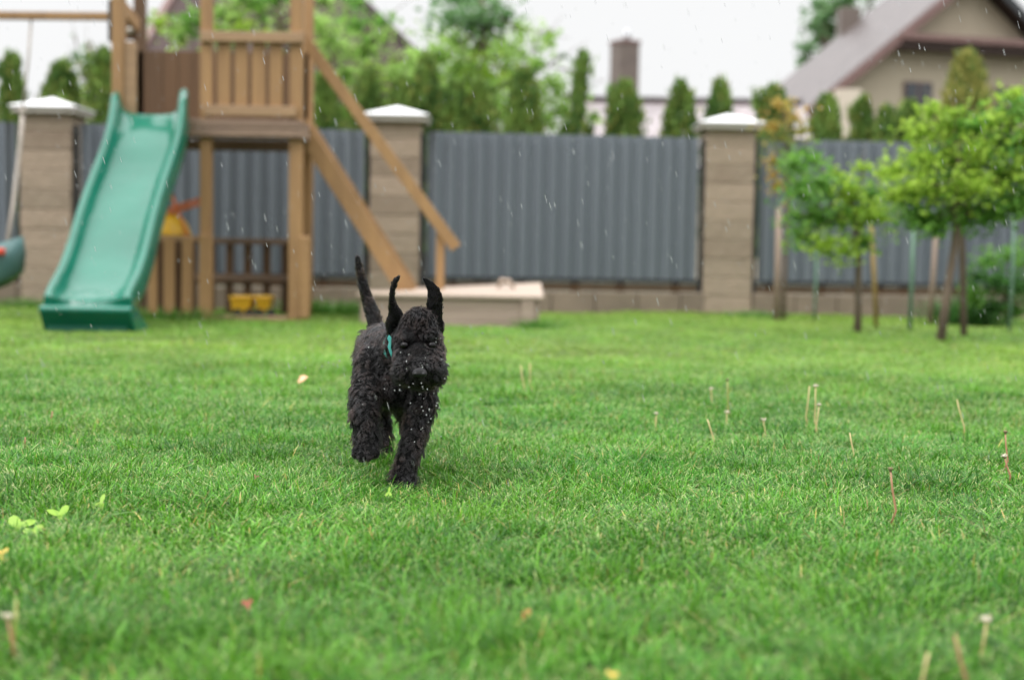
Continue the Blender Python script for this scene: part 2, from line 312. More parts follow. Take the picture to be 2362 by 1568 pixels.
# back posts
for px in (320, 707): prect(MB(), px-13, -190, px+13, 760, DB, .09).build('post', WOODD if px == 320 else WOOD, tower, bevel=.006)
prect(MB(), 284.5, 96, 313, 285, DT+.02, .05).build('side_board', WOODH, tower, bevel=.006)
part('top_rail', [(461,73,698,97)], DT-.042, .04, WOODH)
part('bottom_rail', [(471,244,683,268)], DT-.042, .04, WOODH)
part('railing_slat', [(501,92,531,262), (541,92,571,262), (581,92,612,262), (621,92,651,262)], DT+.003, .022)
part('platform_beam', [(431,276,697,296), (431,297,697,316)], DT-.052, .05, WOODW)
zf = W(560, 283, DT).z
xl, xr = W(270, 300, DT).x, W(697, 300, DT).x
fl = MB()
for k in range(9):
    y0 = DT+.003+k*.128; o_ = -.135/1.15*(y0-DT); fl.box(xl+o_, xr+o_, y0, y0+.12, zf-.03, zf-.002)
fl.build('platform_floor', WOODW, tower, bevel=.004)
zb = zf-.12
SK = (W(707, 300, DB).x-W(690, 300, DT).x)/1.15
for x_ in (xr+.022, xl-.022): MB().bar((x_, DT-.05, zf-.062), (x_+SK*1.2, DB+.1, zf-.062), .042, .115).build('side_beam', WOODW, tower, bevel=.004)
MB().box(xl-.12, xr-.12, DB+.05, DB+.095, zb, zf-.031).build('back_beam', WOODW, tower, bevel=.004)
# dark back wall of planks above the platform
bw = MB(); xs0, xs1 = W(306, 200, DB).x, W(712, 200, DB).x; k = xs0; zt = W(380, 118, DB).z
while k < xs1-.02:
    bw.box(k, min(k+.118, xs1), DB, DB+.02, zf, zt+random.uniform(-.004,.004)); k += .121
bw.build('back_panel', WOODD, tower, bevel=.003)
# brace and board near the swing beam
MB().bar(W(278, 10, DT+.12), W(318, 60, DT+.45), .03, .10).build('diagonal_brace', WOOD, tower, bevel=.004)
prect(MB(), 284, 38, 317, 92, DT+.5, .03).build('cross_board', WOODD, tower)
for (x, y) in ((300, 72), (302, 50)): MB().sphere(W(x, y, DT+.48), (.028,.012,.028)).build('bolt_cap', mat('bolt', (.35,.33,.28), .3, metal=.8), tower, smooth=True)
# swing beam
pa, pb = W(-520, 32, DT+.03), W(252, 39, DT+.03)
MB().bar(pa, pb, .07, .052).build('swing_beam', WOOD, tower, bevel=.004)
for s in (-1, 1): MB().bar(pa+Vector((.05,0,0)), Vector((pa.x-.35, DT+.03+s*.9, 0)), .07, .07).build('swing_frame_leg', WOOD, tower, bevel=.004)
prect(MB(), 249, 0, 256.5, 95, DT+.0, .08).build('beam_bracket', DARKM, tower)
# lower playhouse: front pickets
part('picket', [(341,549,362,745), (377,549,402,742), (419,549,444,742)], DT-.025, .022)
part('front_post', [(459,541,488,752)], DT-.05, .045)
prect(MB(), 322, 543, 459, 556, DT, .05).build('front_picket_rail', WOODH, tower, bevel=.003)
prect(MB(), 322, 720, 459, 738, DT, .05).build('front_picket_rail', WOODH, tower, bevel=.003)
prect(MB(), 489, 729, 664, 752, DT-.02, .12).build('floor_sill', WOODH, tower, bevel=.006)
xL, xR = W(322, 600, DT).x, W(700, 600, DT).x
for (ya, yb, nm) in ((549,563,'back_rail'), (632,648,'back_rail')): prect(MB(), 345, ya, 710, yb, DB-.03, .04).build(nm, WOODW, tower, bevel=.003)
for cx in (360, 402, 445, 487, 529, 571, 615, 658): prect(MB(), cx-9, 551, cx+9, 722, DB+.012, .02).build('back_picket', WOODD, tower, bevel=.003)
# right side pickets, seen edge-on
rp = MB()
z0p, z1p = .02, W(704, 545, DT+.1).z
for k in range(7):
    y0 = DT+.13+k*.145; o_ = SK*(y0-DT); m = MB().box(xr-.03+o_, xr-.007+o_, y0, y0+.095, z0p, z1p); m.build('picket', WOOD, tower, bevel=.006)
p = W(703, 640, DT+.02); MB().box(W(691,640,DT-.03).x, W(714,640,DT-.03).x, DT-.03, DT-.005, .03, W(703,545,DT).z).build('corner_picket', WOOD, tower, bevel=.012)
# ladder
DL = DT+.28
for off in (0, .42):
    a, b = W(690, 285, DL), W(985, 745, DL); a.y += off; b.y += off
    MB().bar(a, b, .035, .125, up=(0,0,1)).build('ladder_stringer', WOOD, tower, bevel=.004)
a, b = W(690, 285, DL), W(985, 745, DL)
for k in range(1, 6):
    p = a.lerp(b, k/6.2); MB().box(p.x-.05, p.x+.05, DL+.02, DL+.40, p.z-.012, p.z+.012).build('tread', WOODH, tower, bevel=.003)
h0, h1 = W(692, 78, DL-.04), W(1052, 572, DL-.04)
MB().bar(h0, h1, .035, .085).build('handrail', WOOD, tower, bevel=.004)
MB().bar(W(1016, 535, DL-.005), W(1013, 770, DL-.005), .03, .062, up=(1,0,0)).build('handrail_post', WOOD, tower, bevel=.004)
#@@SLIDE
def make_slide():
    prof = [(347,262,10.42),(347,264,10.28),(345,285,10.18),(336,330,10.02),(320,380,9.88),(302,430,9.72),(285,480,9.56),(270,530,9.40),(257,580,9.24),(243,625,9.09),(229,660,8.96),(215,683,8.84),(206,697,8.74),(203,706,8.68)]
    P = [W(*p) for p in prof]
    # smooth resample (Catmull-Rom)
    pts = []
    for i in range(len(P)-1):
        p0, p1, p2, p3 = P[max(i-1,0)], P[i], P[i+1], P[min(i+2,len(P)-1)]
        for k in range(5):
            t = k/5; pts.append(.5*((2*p1)+(p2-p0)*t+(2*p0-5*p1+4*p2-p3)*t*t+(3*p1-p0-3*p2+p3)*t**3))
    pts.append(P[-1]); n = len(pts)
    hwid, hr0 = .265, .12
    root = empty('slide', (P[-1].x, P[-1].y, 0), 'long wavy green plastic slide with raised rims in front of the tower', 'slide')
    # cross-section: outer skirt, rim, inner wall, bed
    def sect(f):
        hr = .155 if f < .04 else .155-(f-.04)/.2*.055 if f < .24 else .10-.04*max(0,(f-.8)/.2)
        s = [(-hwid-.012,-.07),(-hwid-.008,hr-.02),(-hwid+.004,hr),(-hwid+.03,hr+.004),(-hwid+.052,hr-.012),(-hwid+.068,.03),(-hwid+.10,.004),(-.1,-.004),(0,-.006)]
        return s+[(-a,b) for a,b in s[-2::-1]]
    V = []; m = None
    for i, p in enumerate(pts):
        d = (pts[min(i+1,n-1)]-pts[max(i-1,0)]).normalized(); side = Vector((1,0,0)); nn = side.cross(d)*-1
        if nn.z < 0: nn = -nn
        nn = (nn+Vector((0,0,.25))).normalized(); S = sect(i/(n-1)); m = len(S)
        for a, b in S: V.append(p+side*a+nn*b)
    F = [(i*m+k, i*m+k+1, (i+1)*m+k+1, (i+1)*m+k) for i in range(n-1) for k in range(m-1)]
    F += [tuple((n-1)*m+k for k in range(m))]
    mb = MB().add(V, F); o = mb.build('chute', SLIDE, root, smooth=True)
    so_ = o.modifiers.new('t', 'SOLIDIFY'); so_.thickness = .006; so_.offset = -1
    ss = o.modifiers.new('s', 'SUBSURF'); ss.levels = 1; ss.render_levels = 1
    # foot box at the bottom
    e = pts[-1]; q = MB(); x0, x1 = e.x-hwid-.014, e.x+hwid+.014
    z1 = e.z+.008; prof2 = [(e.y+.42, z1+.10), (e.y+.25, z1+.035), (e.y+.04, z1-.002), (e.y-.045, z1-.002), (e.y-.075, z1-.02), (e.y-.07, z1-.04), (e.y+.05, -.02), (e.y+.42, -.02)]
    V = [(x0+ (0 if z > .02 else -.004), y, z) for y, z in prof2]+[(x1+(0 if z > .02 else .004), y, z) for y, z in prof2]; k = len(prof2)
    F = [(i, i+1, k+i+1, k+i) for i in range(3, k-2)]
    SD = mat('green_plastic_foot_shade', (.006,.105,.07), .3, spec=.5, coat=.1)  # darker slide green: shade of the undercut front is put into the colour
    q.add([v for v in V], [(i, (i+1)%k, k+(i+1)%k, k+i) for i in range(2,k-1)]+[tuple(range(2,k))+(), tuple(range(2*k-1,k+1,-1))])
    q.build('foot', SLIDE, root, bevel=.012)
    prect(MB(), 108, 716, 292, 800, e.y+.0, .02).build('foot_front', SD, root)
    # rounded rim ends at the top
    for s in (-1, 1):
        q = MB(); t = pts[0]; q.tube([Vector((t.x+s*(hwid-.022), t.y-.02, t.z-.05)), Vector((t.x+s*(hwid-.022), t.y-.01, t.z+.10)), Vector((t.x+s*(hwid-.022), t.y-.0, t.z+.155)), Vector((t.x+s*(hwid-.022), t.y+.02, t.z+.175))], [.035,.036,.030,.012], 12)
        q.build('grab_rim', SLIDE, root, smooth=True)
make_slide()
#@@SWING
GREY_GREEN = mat('grey_green_plastic', (.08,.17,.165), .35)
RED = mat('red_plastic', (.75,.09,.05), .4); ROPE = mat('rope', (.45,.40,.35), .8, var=(.3,.26,.22), scale=(60,60,60))
sw = empty('toddler_swing', W(-10, 600, 10.0), 'hanging green toddler swing seat with red bar at the picture edge', 'swing')
def bucket():
    c = W(-12, 600, 10.0); V = []; n = 16; rings = [(.20,.15,.14),(.215,.16,.02),(.20,.15,-.10),(.13,.12,-.16),(.04,.04,-.175)]
    for rx, ry, z in rings:
        for k in range(n):
            t = 2*math.pi*k/n; V.append((c.x+rx*math.cos(t), c.y+ry*math.sin(t), c.z+z+.03*(math.cos(2*t))))
    F = [(i*n+k, i*n+(k+1)%n, (i+1)*n+(k+1)%n, (i+1)*n+k) for i in range(4) for k in range(n)]+[tuple(range(4*n,5*n))]
    o = MB().add(V, F).build('seat_bucket', GREY_GREEN, sw, smooth=True); s = o.modifiers.new('t','SOLIDIFY'); s.thickness = .012
    MB().tube([(c.x-.2, c.y-.17, c.z+.06),(c.x, c.y-.19, c.z+.065),(c.x+.13, c.y-.165, c.z+.06)], .026, 10).build('safety_bar', RED, sw, smooth=True)
    MB().tube([W(17, 560, 10.0-.1), W(30, 480, 10.05), W(47, 330, 10.15), W(52, 262, 10.22)], .016, 10).build('rope', ROPE, sw, smooth=True)
    MB().sphere(W(52, 258, 10.22), .03).build('knot', ROPE, sw, smooth=True)
    MB().tube([W(52, 258, 10.22), W(66, 130, 10.28), W(72, 44, DT+.03)], .009, 8).build('thin_rope', ROPE, sw, smooth=True)
    MB().tube([(c.x-.19, c.y, c.z+.15), W(-60, 40, DT+.03)], .012, 8).build('rope', ROPE, sw, smooth=True)
bucket()
#@@SANDBOX
SBW = mat('sandbox_wood', (.40,.31,.25), .7, var=(.28,.21,.165), scale=(1.5,8,22), bump=.5)
SBL = mat('sandbox_lid', (.46,.37,.29), .55, var=(.33,.255,.20), scale=(1.2,14,14), bump=.3)
sb = empty('sandbox', G(1040, 765), 'low wooden sandbox with pale plank lid standing behind the dog', 'sandbox')
ds = 10.05
for (ya, yb) in ((688,714),(714.8,741),(741.8,768)): prect(MB(), 858, ya, 1243, yb, ds, .03).build('front_board', SBW, sb, bevel=.004)
xa, xb = W(830, 720, ds).x, W(1243, 720, ds).x; zt = W(1040, 688, ds).z; DEP = .95
for x in (xa, xb-.03): MB().box(x, x+.03, ds+.031, ds+DEP, -.02, zt).build('side_board', SBW, sb, bevel=.004)
MB().box(xa, xb, ds+DEP+.001, ds+DEP+.03, -.02, zt).build('back_board', SBW, sb, bevel=.004)
for (px, w_) in ((1205, 30), (838, 26)): prect(MB(), px-w_/2+12, 690, px+w_/2+12, 770, ds-.022, .02).build('corner_block', SBW, sb, bevel=.004)
# lid: planks, right end propped a little higher
lid = MB()
for k in range(6):
    y0 = ds-.03+k*.165; t0 = k*.165*.10
    V = []
    for x, rz in ((xa-.02, .0), (xb+.03, 0.008)):
        for yy in (y0, y0+.158):
            zz = zt+.004+rz*((yy-ds)+.05)*4+ (yy-ds)*.045*(1 if x > xa+1 else 0)
            V += [(x, yy, zz), (x, yy, zz+.022)]
    lid.add(V, [(0,1,3,2),(4,6,7,5),(0,4,5,1),(2,3,7,6),(0,2,6,4),(1,5,7,3)])
lid.build('plank_lid', SBL, sb, bevel=.003)
cl = W(1168, 655, ds+.5); MB().tube([cl+Vector((-.06,0,-.03)), cl+Vector((-.04,0,.03)), cl+Vector((.02,0,.025)), cl+Vector((.06,0,-.03))], [.012,.016,.016,.012], 8).build('lid_handle', SBL, sb, smooth=True)
#@@TOYS
YEL = mat('yellow_plastic', (.80,.47,.03), .35); BLK = mat('black_rubber', (.02,.02,.022), .6); ORG = mat('orange_plastic', (.70,.20,.06), .4)
dt_ = DT+.35; tt = empty('toy_dump_truck', W(580, 735, dt_), 'small yellow toy dump truck with black wheels parked under the play tower', 'toy truck')
def hopper(nm, x0, x1, y0, y1, d, th, taper=.8):
    xm = (x0+x1)/2; a = W(x0, y0, d); b = W(x1, y0, d); zb = W(xm, y1, d).z; cx = (a.x+b.x)/2; hw = (b.x-a.x)/2; V = []
    for z, s in ((zb, taper), (a.z-.02, .97), (a.z-.019, 1.06), (a.z, 1.06)):
        V += [(cx-hw*s, d-th*s/2, z), (cx+hw*s, d-th*s/2, z), (cx+hw*s, d+th*s/2, z), (cx-hw*s, d+th*s/2, z)]
    F = [(0,3,2,1)]+[(i*4+k, i*4+(k+1)%4, (i+1)*4+(k+1)%4, (i+1)*4+k) for i in range(3) for k in range(4)]
    # hollow
    b0 = len(V); V += [(cx-hw*.95, d-th*.47, a.z), (cx+hw*.95, d-th*.47, a.z), (cx+hw*.95, d+th*.47, a.z), (cx-hw*.95, d+th*.47, a.z)]
    V += [(cx-hw*.75, d-th*.37, zb+.02), (cx+hw*.75, d-th*.37, zb+.02), (cx+hw*.75, d+th*.37, zb+.02), (cx-hw*.75, d+th*.37, zb+.02)]
    F += [(12+k, 12+(k+1)%4, b0+(k+1)%4, b0+k) for k in range(4)]+[(b0+k, b0+(k+1)%4, b0+4+(k+1)%4, b0+4+k) for k in range(4)]+[(b0+4,b0+5,b0+6,b0+7)]
    return MB().add(V, F).build(nm, YEL, tt, bevel=.004)
hopper('tipper_bin', 536, 584, 682, 718, dt_, .22); hopper('cab_bin', 592, 628, 682, 716, dt_, .18, .7)
prect(MB(), 548, 717, 622, 726, dt_-.07, .14).build('chassis', YEL, tt, bevel=.006)
for px in (548, 575, 598, 622):
    for dd in (-.08, .08):
        c = W(px, 728, dt_+dd); c.z = max(c.z, .045); MB().tube([(c.x, c.y-.014, c.z), (c.x, c.y+.014, c.z)], .040, 16).build('wheel', BLK, tt, bevel=.004)
wb = empty('toy_wheelbarrow', W(402, 545, DT+.3), 'upturned yellow toy wheelbarrow with orange handles above the picket panel', 'toy wheelbarrow')
def barrow():
    d = DT+.33; V = []; n = 18
    for i, (s, y) in enumerate(((1.0,551),(.97,535),(.86,515),(.66,499),(.35,490),(.08,487))):
        for k in range(n):
            t = 2*math.pi*k/n; c = W(400-(i*3), y, d); V.append((c.x+.14*s*math.cos(t), c.y+.17*s*math.sin(t), c.z))
    F = [(i*n+k, i*n+(k+1)%n, (i+1)*n+(k+1)%n, (i+1)*n+k) for i in range(5) for k in range(n)]+[tuple(range(5*n,6*n)), tuple(range(n))[::-1]]
    MB().add(V, F).build('tub', YEL, wb, smooth=True)
    for a, b in (((432,545),(388,428)), ((372,545),(392,500)), ((372,488),(465,458)), ((390,492),(462,470))):
        MB().tube([W(*a, d-.1), W(*b, d+.05)], .014, 8).build('handle', ORG, wb, smooth=True)
    MB().box(W(370,545,d).x, W(440,545,d).x, d-.16, d+.16, 0.0, W(402,552,d).z).build('storage_crate', WOODD, tower, bevel=.004)
barrow()
#@@HOUSES
def quad_uv(name, quads, m, parent, thick=0):
    me = bpy.data.meshes.new(name); V = []; F = []
    for q in quads: b = len(V); V += [tuple(p) for p in q]; F.append(tuple(range(b, b+len(q))))
    me.from_pydata(V, [], F); uv = me.uv_layers.new(name='UVMap'); li = 0
    for q in quads:
        o = Vector(q[0]); u = (Vector(q[1])-o).normalized(); nrm = u.cross(Vector(q[-1])-o).normalized(); v = nrm.cross(u)
        for p in q: uv.data[li].uv = ((Vector(p)-o).dot(u), (Vector(p)-o).dot(v)); li += 1
    me.materials.append(m); ob = bpy.data.objects.new(name, me); C.objects.link(ob); ob.parent = parent; ob.matrix_parent_inverse = Matrix.Translation(parent.location).inverted()
    if thick: s = ob.modifiers.new('t','SOLIDIFY'); s.thickness = thick; s.offset = -1
    return ob
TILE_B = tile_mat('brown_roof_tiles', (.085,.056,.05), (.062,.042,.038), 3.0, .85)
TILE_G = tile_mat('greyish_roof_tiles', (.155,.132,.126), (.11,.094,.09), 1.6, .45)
TILE_P = tile_mat('pink_grey_tiles', (.30,.25,.25), (.44,.39,.39), 3.2, .4)
STUC = mat('beige_stucco', (.50,.44,.33), .9, var=(.45,.39,.29), scale=(2,2,2), bump=.3, bscale=90)
STUCW = mat('cream_stucco', (.62,.55,.45), .9, var=(.57,.50,.40), scale=(2,2,2))
FASC = mat('fascia_brown', (.20,.12,.105), .55, var=(.165,.095,.085), scale=(4,4,4))
GLASS = mat('window_glass', (.03,.04,.05), .08, spec=.8); BRICKC = mat('chimney_brick', (.17,.135,.112), .5, var=(.12,.095,.08), scale=(3,3,9), bump=.3)
# right-hand house
def house_right():
    Dh = 36.0; A = W(2263, -80, Dh); rd = Vector((-.27,.96,0)).normalized(); gd = Vector((rd.y,-rd.x,0))
    root = empty('gabled_house', (A.x, A.y, 0), 'beige gabled house with brown tiled roof behind the fence at the right', 'house')
    zw = W(1845, 262, Dh-2).z; half = None
    # near-left verge foot: solve s so that point projects to column 1800
    s = 4.0
    for _ in range(30):
        p = A-gd*s; px, _y = proj((p.x, p.y, 2.6)); s += (px-1800)*.01
    slope = None; p = A-gd*s; z = 2.0
    for _ in range(60):
        _x, py = proj((p.x, p.y, z)); z += (py-297)*.008
    N0 = Vector((p.x, p.y, z)); pitch = (A.z-z)/s
    L = 4.4; up = Vector((0,0,.0))
    Nr = A+gd*s; Nr.z = z
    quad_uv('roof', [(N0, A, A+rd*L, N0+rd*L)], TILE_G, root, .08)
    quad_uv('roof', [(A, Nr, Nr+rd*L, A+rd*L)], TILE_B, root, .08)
    # verge fascias
    dn = Vector((0,0,-.16))
    for a, b in ((N0, A), (A, Nr)): MB().bar(a+dn-rd*.04, b+dn-rd*.04, .06, .22).build('verge_board', FASC if b is A else DARKM, root, bevel=.01)
    # gable wall set back under the overhang
    bk = rd*.55; ins = .85; zz = z+pitch*ins-.25; a0 = N0+gd*ins+bk; a1 = Nr-gd*ins+bk; a0.z = a1.z = 0
    b0 = Vector((a0.x,a0.y,zz)); b1 = Vector((a1.x,a1.y,zz)); ap = A+bk+Vector((0,0,-.25))
    quad_uv('gable_wall', [(a0, a1, b1, ap, b0)], STUC, root, .2)
    quad_uv('side_wall', [(a0+rd*L*.9, a0, b0, b0+rd*L*.9)], STUC, root, .2)
    # pent roof band across the gable
    zc = W(2230, 100, Dh+.3).z
    f = (A.z-zc)/(A.z-z); c0 = A.lerp(N0, f)+gd*.15; c1 = A.lerp(Nr, f)-gd*.15; c0.z = c1.z = zc
    MB().bar(c0+bk*.4, c1+bk*.4, .75, .16).build('pent_roof', FASC, root, bevel=.01)
    MB().bar(c0+bk*.5+Vector((0,0,-.17)), c1+bk*.5+Vector((0,0,-.17)), .5, .17).build('pent_soffit', mat('soffit', (.09,.06,.055), .7), root)
    for x0, x1, y0, y1 in ((2082,2148,190,262),(2290,2345,203,275)):
        pc = W((x0+x1)/2, (y0+y1)/2, Dh+.2)
        # slide onto wall plane
        t = (a0-pc).dot(rd)/ (pc-Vector((0,0,CAMZ))).normalized().dot(rd); pc = pc+(pc-Vector((0,0,CAMZ))).normalized()*t
        wd = (x1-x0)/FPX*Dh/2*1.1; ht = (y1-y0)/FPX*Dh/2
        fr = MB().bar(pc-gd*wd-rd*.03, pc+gd*wd-rd*.03, .08, ht*2).build('window', FASC, root, bevel=.01)
        gl = MB()
        for sgn in (-1, 1): gl.bar(pc+gd*(sgn*wd*.5-wd*.42)-rd*.075, pc+gd*(sgn*wd*.5+wd*.42)-rd*.075, .02, ht*1.8)
        gl.build('pane', GLASS, fr)
    # pale wall pillar of the porch
    p0 = W(1958, 300, Dh-2.5); MB().box(p0.x-.28, p0.x+.28, p0.y, p0.y+.4, 0, W(1952, 205, Dh-2.5).z).build('porch_wall', STUCW, root)
    cp = W(1962, 60, Dh+3.6); MB().box(cp.x-.28, cp.x+.28, cp.y, cp.y+.55, 2.5, W(1962, 17, Dh+3.6).z).build('chimney', BRICKC, root, bevel=.02)
house_right()
def house_low():
    d = 34; a, b = W(1300, 232, d), W(1850, 250, d); zr = a.z; b.z = zr
    root = empty('low_house', (a.x, d, 0), 'distant low house with pinkish tiled roof and ridge seen over the fence', 'house')
    fr = Vector((0,-3.2,-1.7)); e0, e1 = a+fr, b+fr; bkk = Vector((0,3.2,-1.7))
    quad_uv('roof', [(e0, e1, b, a), (a, b, b+bkk, a+bkk)], TILE_P, root, .08)
    MB().tube([a+Vector((0,0,.03)), b+Vector((0,0,.03))], .09, 10).build('ridge_cap', TILE_B, root, smooth=True)
    MB().box(a.x+.3, b.x-.3, d-2.7, d+2.7, 0, zr-1.4).build('wall', STUC, root)
    c0 = W(1440, 180, d-.9); h = W(1440, 103, d-.9).z; ang = R(24); ca, sa = math.cos(ang), math.sin(ang); hs = .25; V = []
    for z in (zr-.9, h):
        for u, v in ((-1,-1),(1,-1),(1,1),(-1,1)): V.append((c0.x+hs*(u*ca-v*sa), c0.y+hs*(u*sa+v*ca), z))
    ch = MB().add(V, [(0,3,2,1),(4,5,6,7)]+[(k,(k+1)%4,4+(k+1)%4,4+k) for k in range(4)]).build('chimney', BRICKC, root, bevel=.01)
    V2 = [((v[0]-c0.x)*1.09+c0.x, (v[1]-c0.y)*1.09+c0.y, h+(0 if i < 4 else .07)) for i, v in enumerate(V)]
    MB().add(V2, [(0,3,2,1),(4,5,6,7)]+[(k,(k+1)%4,4+(k+1)%4,4+k) for k in range(4)]).build('chimney_cap', FASC, ch)
    MB().tube([(c0.x+.05, c0.y, h+.06), (c0.x+.05, c0.y, h+.33)], .08, 12).build('flue_pipe', mat('zinc', (.45,.46,.47), .4, metal=.7), ch, smooth=True)
house_low()
def house_left():
    d = 26; root = empty('hipped_house', (W(640, 300, d).x, d, 0), 'large house with steep dark brown roof behind the trees and play tower', 'house')
    el = W(215, 275, d-1); er = W(1130, 270, d); z = 2.9; el.z = er.z = z
    l0 = W(240, 275, d); r0 = W(1120, 262, d); l0.z = r0.z = z
    apl = W(470, -130, d+3.5); apr = W(700, -130, d+3.5); zA = apl.z; apr.z = zA
    nl, nr, fl_, fr_ = Vector((l0.x,d,z)), Vector((r0.x,d,z)), Vector((l0.x,d+7,z)), Vector((r0.x,d+7,z))
    quad_uv('roof', [(nl, nr, apr, apl), (nr, fr_, apr), (fl_, nl, apl), (fr_, fl_, apl, apr)], TILE_B, root, .08)
    MB().bar(nr+Vector((0,0,.02)), apr+Vector((0,0,.02)), .16, .1).build('hip_ridge', TILE_B, root)
    MB().bar(nl+Vector((0,0,.02)), apl+Vector((0,0,.02)), .16, .1).build('hip_ridge', FASC, root)
    MB().box(l0.x+.5, r0.x-.5, d+.5, d+6.5, 0, z).build('wall', STUC, root)
    return
house_left()
#@@TREES
def leafcloud(cents, rads, counts, size, pal, flat=.0, squash=.75, shell=.45, hang=0):
    VS, KS = [], []
    for (c, r, n, p) in zip(cents, rads, counts, pal):
        u = rng.normal(0, 1, (n, 3)); u /= np.linalg.norm(u, axis=1)[:, None]
        rr = r*np.abs(rng.normal(0, .95, n)).clip(0, 2.4)
        P = np.array(c)+u*rr[:, None]*np.array([1, 1, squash])
        t = rng.normal(0, 1, (n, 3)); t[:, 2] *= (1-flat); t[:, 2] -= hang; t /= np.linalg.norm(t, axis=1)[:, None]
        b = rng.normal(0, 1, (n, 3)); b[:, 2] *= (1-flat*.8); b -= t*(b*t).sum(1)[:, None]; b /= np.linalg.norm(b, axis=1)[:, None]; nn = np.cross(t, b)
        s = size*rng.uniform(.6, 1.3, n)[:, None]
        Q = np.stack([P-t*s*.5, P+b*s*.36+nn*s*.08, P+t*s*.5, P-b*s*.36+nn*s*.08], 1); VS.append(Q.reshape(-1, 3))
        a = rng.uniform(0, 1, n)[:, None]; K = (np.array(p[0])*(1-a)+np.array(p[1])*a)*rng.uniform(.75, 1.2, n)[:, None]; KS.append(np.repeat(K, 4, 0))
    V = np.concatenate(VS); return V, np.arange(len(V)).reshape(-1, 4), np.concatenate(KS)
def limb_tree(name, label, cat, base, top, rt, clumps, lsize, group=None, kind_flat=.3, limbs=True, bark=BARK, bend=.04, hang=0, squash=.75):
    root = empty(name, base, label, cat, group); V3 = []
    mid = base.lerp(top, .5)+Vector((random.uniform(-bend,bend), 0, 0))
    tr = MB().tube([base-Vector((0,0,.05)), base.lerp(mid,.5), mid, mid.lerp(top,.5), top], [rt*1.25, rt, rt*.9, rt*.7, rt*.4], 10)
    tr.build('trunk', bark, root, smooth=True)
    if limbs:
        lb = MB()
        for (c, r, n, p) in clumps:
            c = Vector(c); s = mid.lerp(top, random.uniform(.2, .95)); m = s.lerp(c, .5)+Vector((0,0,-.1*(c-s).length)); lb.tube([s, m, c, c+(c-m)*.6], [rt*.32, rt*.2, rt*.11, rt*.04], 6)
            for _ in range(3):
                e = c+Vector((random.uniform(-1,1), random.uniform(-1,1), random.uniform(-.4,1)))*r*.8; lb.tube([m.lerp(c,.6), e], [rt*.14, rt*.04], 5)
        lb.build('branches', bark, root, smooth=True)
    V, Q, K = leafcloud([c[0] for c in clumps], [c[1] for c in clumps], [c[2] for c in clumps], lsize, [c[3] for c in clumps], kind_flat, hang=hang, squash=squash)
    np_mesh('crown', V, Q, LEAF, root, K); return root
LIME = ((.26,.44,.05), (.44,.62,.09)); MIDG = ((.10,.27,.045), (.24,.46,.085)); DKG = ((.04,.14,.03), (.10,.24,.055)); PALEG = ((.26,.46,.09), (.46,.66,.20)); BLUEG = ((.12,.25,.10), (.23,.39,.17)); ORNG = ((.58,.33,.08), (.48,.45,.12))
def clp(lst, dd, n, k=1.0):       # list of (px,py,rpx,palette, ddepth)
    o = []
    for (px, py, r, p, o_) in lst: rr = r/FPX*dd; o.append((W(px, py, dd+o_), rr, int(n*(r/40)**2), p))
    return o
# young maple in front of the fence
b = G(1978, 768); d = b.y; b.z = 0
limb_tree('young_tree', 'smaller young leafy tree on a thin brown trunk, left of the bigger one', 'tree', b, W(1965, 420, d), .024,
  clp([(1850,545,34,MIDG,0),(1900,565,38,LIME,-.1),(1950,575,34,LIME,-.15),(1990,560,30,MIDG,0),(1880,500,46,MIDG,.1),(1940,500,50,MIDG,.15),(2000,500,40,LIME,-.1),(1850,440,40,MIDG,.1),(1900,430,42,MIDG,0),(1960,440,40,LIME,-.1),(2010,450,34,MIDG,0),(1830,380,36,MIDG,.2),(1880,370,26,MIDG,.1),(2030,500,34,LIME,-.1),(2045,400,24,LIME,0),(1990,385,16,LIME,0),(1930,400,20,LIME,0),(1840,500,26,MIDG,0)], d, 330), .043, 'young trees planted beside the fence')
b = G(2168, 785); d = b.y; b.z = 0
limb_tree('young_tree', 'bigger young tree with dense lime green crown at the right edge', 'tree', b, W(2215, 330, d), .027,
  clp([(2110,500,40,MIDG,0),(2160,512,40,MIDG,0),(2220,495,46,MIDG,.1),(2285,490,48,MIDG,0),(2340,470,46,MIDG,0),(2110,430,48,LIME,-.1),(2170,440,52,MIDG,.1),(2240,430,54,LIME,-.15),(2300,410,52,MIDG,.1),(2360,400,50,LIME,0),(2130,370,46,LIME,0),(2190,360,50,MIDG,.1),(2260,350,50,LIME,-.1),(2320,330,46,MIDG,0),(2375,330,44,LIME,0),(2130,300,36,LIME,0),(2180,290,40,LIME,.1),(2240,290,34,MIDG,0),(2300,280,40,LIME,0),(2355,260,40,MIDG,0),(2150,250,20,LIME,0),(2200,262,18,LIME,0),(2340,225,30,LIME,.1),(2400,460,50,MIDG,0),(2420,300,50,LIME,0),(2420,380,50,MIDG,.1),(2070,450,30,LIME,0),(2065,390,26,LIME,0)], d, 350), .046, 'young trees planted beside the fence')
b = G(1800, 738); d = 11.9; b = W(1806, 735, d); b.z = 0
limb_tree('orange_leaved_tree', 'thin young tree with orange and green leaves by the third pillar', 'tree', b, W(1815, 260, d), .018,
  clp([(1800,240,22,ORNG,0),(1830,270,28,ORNG,0),(1780,290,26,ORNG,0),(1850,300,24,((.2,.3,.06),(.4,.3,.07)),0),(1805,320,34,((.12,.22,.06),(.3,.3,.07)),0),(1780,370,22,ORNG,0),(1830,370,32,MIDG,0),(1795,430,26,ORNG,0),(1840,430,26,MIDG,.1),(1855,350,20,MIDG,0),(1782,400,18,ORNG,0)], d, 200), .045, 'young trees planted beside the fence')
